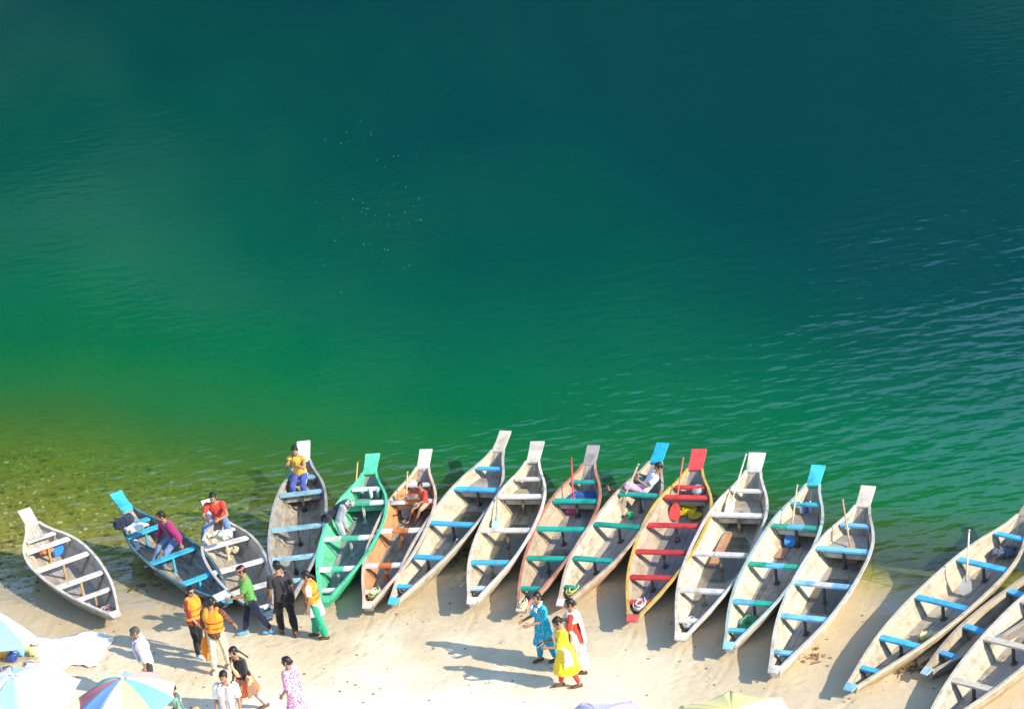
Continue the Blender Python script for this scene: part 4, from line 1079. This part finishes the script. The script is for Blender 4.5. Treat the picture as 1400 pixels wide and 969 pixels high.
person('woman in orange life vest, white tunic and green trousers beside the green boat', ground(440, 871), 86, 1.60, 'f', lean=6, head=(0, 14), arms=((6, 8, 14, 0), (4, 8, 14, 0)), legs=((8, 2, 4), (-8, 2, 6)), hair='tied',
       wear=[('trousers', C_EMER, {'loose': .035, 'cuff': 1.4}), ('dress', C_WHITE, {'sleeve': .7, 'hem': .36, 'flare': .015}), ('vest', C_ORANGE), ('glasses', GL)], shoes=SH_DARK, group=GB)
person('woman in black top with a long braid and coral wrap', ground(345, 973), 128, 1.62, 'f', lean=12, head=(6, 10), arms=((-4, 8, 24, 0), (2, 8, 24, 0)), legs=((20, 2, 4), (-20, 2, 8)), hair='braid',
       wear=[('trousers', cloth('grey_pink', (.52, .42, .38)), {'loose': .02}), ('dress', C_CORAL, {'sleeve': .5, 'hem': .30, 'flare': .05, 'skirt_only': True}), ('shirt', C_BLACK, {'sleeve': 1.4, 'lo': .04, 'extra': .018}), ('sash', cloth('salmon', (.82, .40, .22)), {'side': -1})], shoes=SH_DARK, group=GB)
person('man in white shirt with a striped scarf round his neck facing the steps', ground(325, 1016), 172, 1.68, lean=5, head=(-4, 14), arms=((6, 9, 18, 4), (6, 9, 18, 4)), hair='short',
       wear=[('trousers', C_KHAKI), ('shirt', C_WHITE, {'sleeve': .85, 'loose': .016}), ('scarf', C_STRIPE, {'len': .5})], shoes=SH_DARK, group=GB)
person('woman in pink floral dress seen from behind', ground(413, 994), 62, 1.58, 'f', lean=5, head=(10, 6), arms=((8, 10, 20, 2), (-4, 12, 40, 0)), hair='bun',
       wear=[('trousers', C_CREAM, {'loose': .02}), ('dress', C_PINK, {'sleeve': 1.2, 'hem': .24, 'flare': .08, 'extra': .024, 'loose': .02})], shoes=SH_DARK, group=GB)
person('child in green and white shirt beside the multicoloured umbrella', ground(254, 1002), 100, 1.12, head=(0, 16), lean=6, hair='short', wear=[('trousers', C_KHAKI), ('shirt', patterned('green_white', (.04, .42, .12), (.66, .70, .64), 'stripes', 7), {'sleeve': .9})], shoes=SH_DARK, group=GB)
person('woman in teal dotted tunic with white collar gesturing', ground(750, 903), 118, 1.60, 'f', lean=3, head=(18, 4), arms=((16, 8, 70, -6), (20, 8, 70, -10)), legs=((8, 3, 4), (-8, 3, 6)), hair='tied',
       wear=[('trousers', C_TEALP, {'loose': .022}), ('dress', C_TEAL, {'sleeve': 1.0, 'hem': .27, 'flare': .05, 'extra': .012}), ('scarf', C_WHITE, {'len': .10})], shoes=SH_DARK, group=GB)
r_, PIY = person('woman in yellow tunic and red leggings looking down at a phone', ground(780, 938), 102, 1.60, 'f', lean=6, head=(4, 30), arms=((22, 6, 72, -12), (22, 6, 72, -12)), legs=((12, 2, 4), (-10, 2, 6)), hair='tied', hands=('grip', 'grip'),
       wear=[('trousers', C_LEGRED, {'loose': .011}), ('dress', C_YELLOW, {'sleeve': 1.1, 'hem': .23, 'flare': .09}), ('sash', C_CREAM, {'side': -1, 'len': .36})], shoes=SH_DARK, group=GB)
pw = (ws(PIY, PIY['A'][0][2]) + ws(PIY, PIY['A'][1][2])) / 2 + Vector((-.10, 0, .03))
o = thing('phone', 'small pale phone held by the woman in yellow tunic', 'phone', pw)
o.rotation_euler = (0, -.5, .2)
MB().box(-.075, .075, -.038, .038, -.004, .004).build('case', [plain('phone_case', (.6, .6, .62), .4, .03)], o)
MB().box(-.068, .068, -.034, .034, .0042, .006).build('screen', [plain('phone_screen', (.04, .04, .05), .15, 0)], o)
person('woman in red top with white shawl and long white skirt', ground(795, 917), 78, 1.64, 'f', lean=3, head=(14, 2), arms=((4, 8, 12, 2), (12, 8, 30, 0)), legs=((5, 3, 4), (-5, 3, 4)), hair='bun',
       wear=[('trousers', C_WHITE, {'skirt': True, 'loose': .02}), ('dress', C_RED, {'sleeve': 1.0, 'hem': .42, 'flare': .02}), ('shawl', C_WHITE, {'len': .25}), ('sash', C_CREAM, {'side': -1, 'len': .5})], shoes=SH_DARK, group=GB)

# in the boats
def hip(px, py, z): return at(px, py, z)
person('man in maroon jacket and jeans sitting on the rim of the dark boat', hip(240, 733, .56), 122, 1.68, lean=24, head=(-14, -4), sit=True, arms=((4, 22, 40, -14), (-18, 26, 6, 14)), legs=((68, 6, 34, 4, 0), (58, 8, 30, 6, 0)), hands=('relax', 'grip'),
       wear=[('trousers', C_JEANS), ('shirt', C_MAROON, {'sleeve': 1.85, 'loose': .016})], shoes=SH_PALE, group=GS)
person('man in red shirt and jeans sitting on a white stern plate with knees apart', hip(300, 707, .74), 172, 1.70, lean=22, head=(0, 6), sit=True, arms=((34, 22, 56, -34), (34, 22, 56, -34)), legs=((76, 28, 78, 16), (70, 24, 78, 4)), hands=('grip', 'grip'),
       wear=[('trousers', C_JEANS), ('shirt', C_RED, {'sleeve': .6})], group=GS)
person('young man in yellow top and blue trousers sitting on a white stern plate', hip(411, 646, .74), 164, 1.64, lean=10, head=(8, 14), sit=True, arms=((42, 10, 96, -26), (42, 6, 96, -20)), legs=((62, 5, 62, 0), (58, 7, 62, 2)), hands=('grip', 'grip'),
       wear=[('trousers', cloth('blue_track', (.05, .08, .30))), ('stripe', C_WHITE), ('shirt', cloth('amber', (.82, .42, .06)), {'sleeve': .25})], group=GS)
pole('short_rod', 'thin teal rod held by the young man in yellow', (396, 626), (392, 662), 1.05, .52, (.03, .36, .36), .012)
person('person in grey trousers bending over inside the bright green boat', inboat_px(5, 473, 733, .05), 68, 1.62, lean=122, head=(0, 0), arms=((20, 10, 10, 2), (14, 12, 10, 4)), legs=((34, 8, 46), (26, 8, 40)),
       wear=[('trousers', C_GREYT, {'loose': .03}), ('shirt', C_GREYBLK, {'sleeve': 1.5, 'loose': .018})], group=GS)
person('child in red shirt sitting in the stern of the orange boat', hip(581, 687, .46), 130, 1.18, lean=8, head=(20, 0), sit=True, arms=((62, 40, 20, 30), (30, 14, 60, -10)), legs=((78, 10, 46, 0), (80, 12, 50, -6)),
       wear=[('trousers', cloth('tan_shorts', (.42, .30, .2)), {'to': .42}), ('shirt', C_RED, {'sleeve': 1.2})], group=GS)
person('person in white shirt reclining with bare feet over the boat side', hip(881, 668, .42), 84, 1.60, lean=-42, head=(20, 34), sit=True, arms=((62, 8, 66, -16), (52, 10, 76, -14)), legs=((84, 6, -4, 6, 80), (118, 8, 66, 6, 20)), hands=('grip', 'relax'),
       wear=[('trousers', cloth('rose_cotton', (.72, .34, .52)), {'to': .62, 'loose': .03}), ('shirt', cloth('pale_shirt', (.66, .70, .76)), {'sleeve': .7})], group=GS)
# ------------------------------------------------------------------ umbrellas and stall
def fabric(color):
    m = cloth('umbrella', color, .05)
    nt = m.node_tree; b = nt.nodes['Principled BSDF']
    if 'Translucent BSDF' not in [n.bl_label for n in nt.nodes]:
        src = b.inputs['Base Color'].links[0].from_socket
        t_ = nd(nt, 'ShaderNodeBsdfTranslucent'); nt.links.new(src, t_.inputs[0])
        mx = nd(nt, 'ShaderNodeMixShader', i={0: .3}); nt.links.new(b.outputs[0], mx.inputs[1]); nt.links.new(t_.outputs[0], mx.inputs[2])
        nt.links.new(mx.outputs[0], nt.nodes['Material Output'].inputs[0])
    return m
METAL = plain('umbrella_metal', (.5, .5, .52), .35, .05); METAL.node_tree.nodes['Principled BSDF'].inputs['Metallic'].default_value = .8
def umbrella(label, apex_px, colors, Rd=1.15, h=2.25, rise=.42, rot=0.0, tilt=(0, 0), n=8, pole_z=None):
    p = at(*apex_px, h + .3); base = Vector((p.x, p.y, gz(p.x, p.y)))
    for _ in range(3):
        p = at(*apex_px, base.z + h); base = Vector((p.x, p.y, gz(p.x, p.y)))
    o = thing('beach_umbrella', label, 'umbrella', base, rot, 'umbrellas on the sand')
    T_ = Matrix.Translation((0, 0, h)) @ Euler((R(tilt[0]), R(tilt[1]), 0)).to_matrix().to_4x4() @ Matrix.Translation((0, 0, -h))
    def S_(a, r_): # canopy point: angle, radius share
        zz = h - rise * (r_ ** 1.65); return Vector((Rd * r_ * math.cos(a), Rd * r_ * math.sin(a), zz))
    for k in range(n):
        a0, a1 = 2 * math.pi * k / n, 2 * math.pi * (k + 1) / n
        mb = MB(); vs, fs = [], []; nu, nv = 8, 6
        for i in range(nu + 1):
            r_ = .015 + .985 * i / nu
            A_, B_ = S_(a0, r_), S_(a1, r_)
            for j in range(nv + 1):
                q = j / nv; c = A_.lerp(B_, q); sg = math.sin(math.pi * q)
                c.z -= .035 * sg * r_ ; c = Vector((c.x * (1 - .045 * sg * r_ ** 6), c.y * (1 - .045 * sg * r_ ** 6), c.z))
                vs.append(T_ @ c)
        w = nv + 1
        for i in range(nu):
            for j in range(nv): fs.append((i * w + j, (i + 1) * w + j, (i + 1) * w + j + 1, i * w + j + 1))
        mb.add(vs, fs)
        pn = mb.build('canopy_panel', [fabric(colors[k % len(colors)])], o, True)
        sm = pn.modifiers.new('thickness', 'SOLIDIFY'); sm.thickness = .004; sm.offset = -1
        MB().tube([T_ @ (S_(a0, i / 6 * .99 + .01) - Vector((0, 0, .016))) for i in range(7)], .006, 6).build('rib', [METAL], o, True)
    MB().tube([(0, 0, 0), T_ @ Vector((0, 0, h - .05))], [.018, .018], 10).build('pole', [METAL], o, True)
    MB().tube([T_ @ Vector((0, 0, h - .01)), T_ @ Vector((0, 0, h + .03)), T_ @ Vector((0, 0, h + .06))], [.035, .025, .008], 10).build('finial', [plain('finial', (.7, .7, .7), .5)], o, True)
    return o
W_, LB, MI, PK, SA, YL, BL, RD = (.80, .80, .79), (.42, .64, .82), (.22, .66, .55), (.72, .52, .46), (.70, .64, .50), (.76, .72, .36), (.20, .42, .70), (.66, .22, .24)
umbrella('white and pale blue umbrella beside the snack stall', (17, 923), [W_, LB, W_, (.62, .74, .78)], 1.22, 2.2, .44, rot=.25)
umbrella('multicoloured umbrella with red, blue, white, green and sand panels', (167, 927), [SA, PK, LB, W_, MI, RD, BL, W_, YL, MI], .96, 2.15, .42, rot=R(-15), n=10)
umbrella('white and turquoise umbrella tilted behind the snack stall', (-16, 836), [(.30, .66, .76), W_, W_, (.30, .66, .76), W_, W_, W_, W_], 1.05, 1.75, .50, rot=R(-75), tilt=(-18, -8))
umbrella('lavender umbrella with its top just showing above the sand', (817, 976), [(.60, .55, .80), (.64, .60, .82)], 1.15, 2.2, .40, rot=.2)
umbrella('yellow umbrella with one pale panel', (1000, 972), [(.84, .78, .30), (.84, .78, .30), (.84, .78, .30), (.82, .82, .68)], 1.25, 2.2, .34, rot=R(40), n=8)

# snack stall under the umbrellas: low trestle with bags of snacks and balls
g0 = ground(18, 925)
st = thing('stall_table', 'low trestle table of the snack stall under the umbrellas', 'table', g0, .15)
wm = paint((.46, .38, .27), .3)
for k in range(5): MB().box(-.62, .62, -.40 + .162 * k, -.245 + .162 * k, .50, .525).build('table_plank', [wm], st)
for sx_ in (-.55, .55):
    for sy_ in (-.32, .32): MB().box(sx_ - .022, sx_ + .022, sy_ - .022, sy_ + .022, 0, .499).build('leg', [wm], st)
snack = [((.04, .24, .66), 'blue'), ((.80, .72, .15), 'yellow'), ((.78, .36, .05), 'orange'), ((.02, .05, .22), 'navy'), ((.58, .40, .48), 'dusty pink'), ((.76, .76, .74), 'white'), ((.20, .45, .75), 'light blue'), ((.84, .78, .30), 'lemon yellow')]
for i, ((c, nm), (px, py)) in enumerate(zip(snack, ((19, 872), (33, 887), (6, 897), (17, 906), (5, 886), (46, 880), (27, 896), (58, 893)))):
    P = at(px, py, g0.z + .526); q = st.matrix_basis.inverted() @ P; q.x = min(max(q.x, -.55), .55); q.y = min(max(q.y, -.3), .3); P = st.matrix_basis @ q; P.z = g0.z + .526
    lump('snack_bag', nm + ' puffy snack bag on the stall table under the umbrellas', 'snack bag', P, (.13, .10, .16), c, 30 + i, .02, plain('foil_' + nm.replace(' ', '_'), c, .35, .12, 9, .5), 'snack bags on the stall')
# white plastic sheet spread on the sand beside the stall
p0 = ground(92, 893); vs, fs = [], []; nx, ny = 28, 18
for j in range(ny + 1):
    for i in range(nx + 1):
        x, y = -.85 + 1.7 * i / nx, -.75 + 1.5 * j / ny
        x += .26 * noise.noise((y * 2.2, 1, 0)) + .08 * noise.noise((y * 7, 3, 0)); y += .26 * noise.noise((x * 2.0, 5, 0)) + .08 * noise.noise((x * 6, 9, 0))
        zz = gz(p0.x + x, p0.y + y) - p0.z + .022 + .075 * abs(noise.noise((x * 3.4, y * 3.4, 2))) + .02 * abs(noise.noise((x * 11, y * 9, 7)))
        vs.append((x, y, zz))
for j in range(ny):
    for i in range(nx): a = j * (nx + 1) + i; fs.append((a, a + 1, a + nx + 2, a + nx + 1))
o = MB().add(vs, fs).build('plastic_sheet', [plain('white_sheet', (.80, .80, .79), .45, .04, 6, .4)], None, True); o.location = p0
o.modifiers.new('thickness', 'SOLIDIFY').thickness = .004
prop(o, 'crumpled white plastic sheet spread on the sand beside the umbrellas', 'sheet')
# woven sun hat left on the sand
n = 22; P = ground(268, 975)
o = thing('straw_hat', 'woven straw hat lying on the sand near the man with the striped scarf', 'hat', P)
hm_ = plain('straw', (.60, .44, .16), .8, .3, 60)
MB().rings([[(r_ * math.cos(2 * math.pi * k / n), r_ * math.sin(2 * math.pi * k / n), z_) for k in range(n)] for r_, z_ in ((.098, .02), (.095, .09), (.075, .125), (.03, .135))]).build('crown', [hm_], o, True)
MB().rings([[(r_ * math.cos(2 * math.pi * k / n), r_ * math.sin(2 * math.pi * k / n), z_) for k in range(n)] for r_, z_ in ((.095, .015), (.17, .006), (.17, .016), (.095, .028), (.095, .015))], caps=False).build('brim', [hm_], o, True)
MB().rings([[(r_ * math.cos(2 * math.pi * k / n), r_ * math.sin(2 * math.pi * k / n), z_) for k in range(n)] for r_, z_ in ((.1, .03), (.1, .05))], caps=False).build('band', [plain('band', (.2, .1, .05), .8)], o, True)

# ------------------------------------------------------------------ scattered small stuff
rnd = random.Random(11); mb = MB()
for _ in range(900):                                # pebbles, crumbs and chips on the sand
    x, y = rnd.uniform(-13, 12), rnd.uniform(33, 46)
    if y > shore_y(x) - .15: continue
    r_ = rnd.choice((.008, .010, .012, .016, .024)); mb.ell((x, y, gz(x, y) + r_ * .3), (r_ * rnd.uniform(.8, 1.5), r_ * rnd.uniform(.7, 1.2), r_ * .7), n=6, m=4)
o = mb.build('beach_pebbles', [plain('pebble', (.22, .18, .13), .8, .6, 3)]); prop(o, 'small dark pebbles and crumbs strewn over the sand', 'pebbles', kind='stuff')
mb = MB()
for _ in range(5200):                               # stones on the shallow bed
    x, y = rnd.uniform(-17, -1), rnd.uniform(43, 58)
    z_ = gz(x, y)
    if z_ > -.05 or z_ < -1.3: continue
    r_ = rnd.choice((.02, .03, .03, .04, .05, .07)); mb.ell((x, y, z_ + r_ * .1), (r_ * rnd.uniform(.8, 1.5), r_ * rnd.uniform(.7, 1.2), r_ * .5), n=6, m=4)
m, nt, b = mat_new('river_stone'); g = nd(nt, 'ShaderNodeNewGeometry')
rp = ramp(nt, [(0, (.05, .045, .02)), (.5, (.22, .18, .07)), (.85, (.36, .30, .14)), (1, (.66, .58, .38))], g.outputs['Random Per Island']); nt.links.new(rp.outputs[0], b.inputs['Base Color']); b.inputs['Roughness'].default_value = .8
o = mb.build('river_stones', [m]); prop(o, 'rounded stones under the clear shallow water', 'stones', kind='stuff')
mb = MB()
for _ in range(85):                                # small pale flecks on the deep water
    q = at(rnd.gauss(520, 45), rnd.gauss(265, 60), .004); a = rnd.uniform(0, 6.3); l = rnd.choice((.005, .006, .008, .013))
    mb.add([q + Vector((l * math.cos(a + k * 1.05) * rnd.uniform(.6, 1), l * 1.3 * math.sin(a + k * 1.05) * rnd.uniform(.6, 1), 0)) for k in range(6)] + [q + Vector((0, 0, .012))], [(k, (k + 1) % 6, 6) for k in range(6)])
o = mb.build('pale_flecks', [plain('specks', (.42, .5, .48), .6, .05)]); prop(o, 'tiny pale flecks on the deep water', 'specks', kind='stuff')

scene.collection.children.link(col)
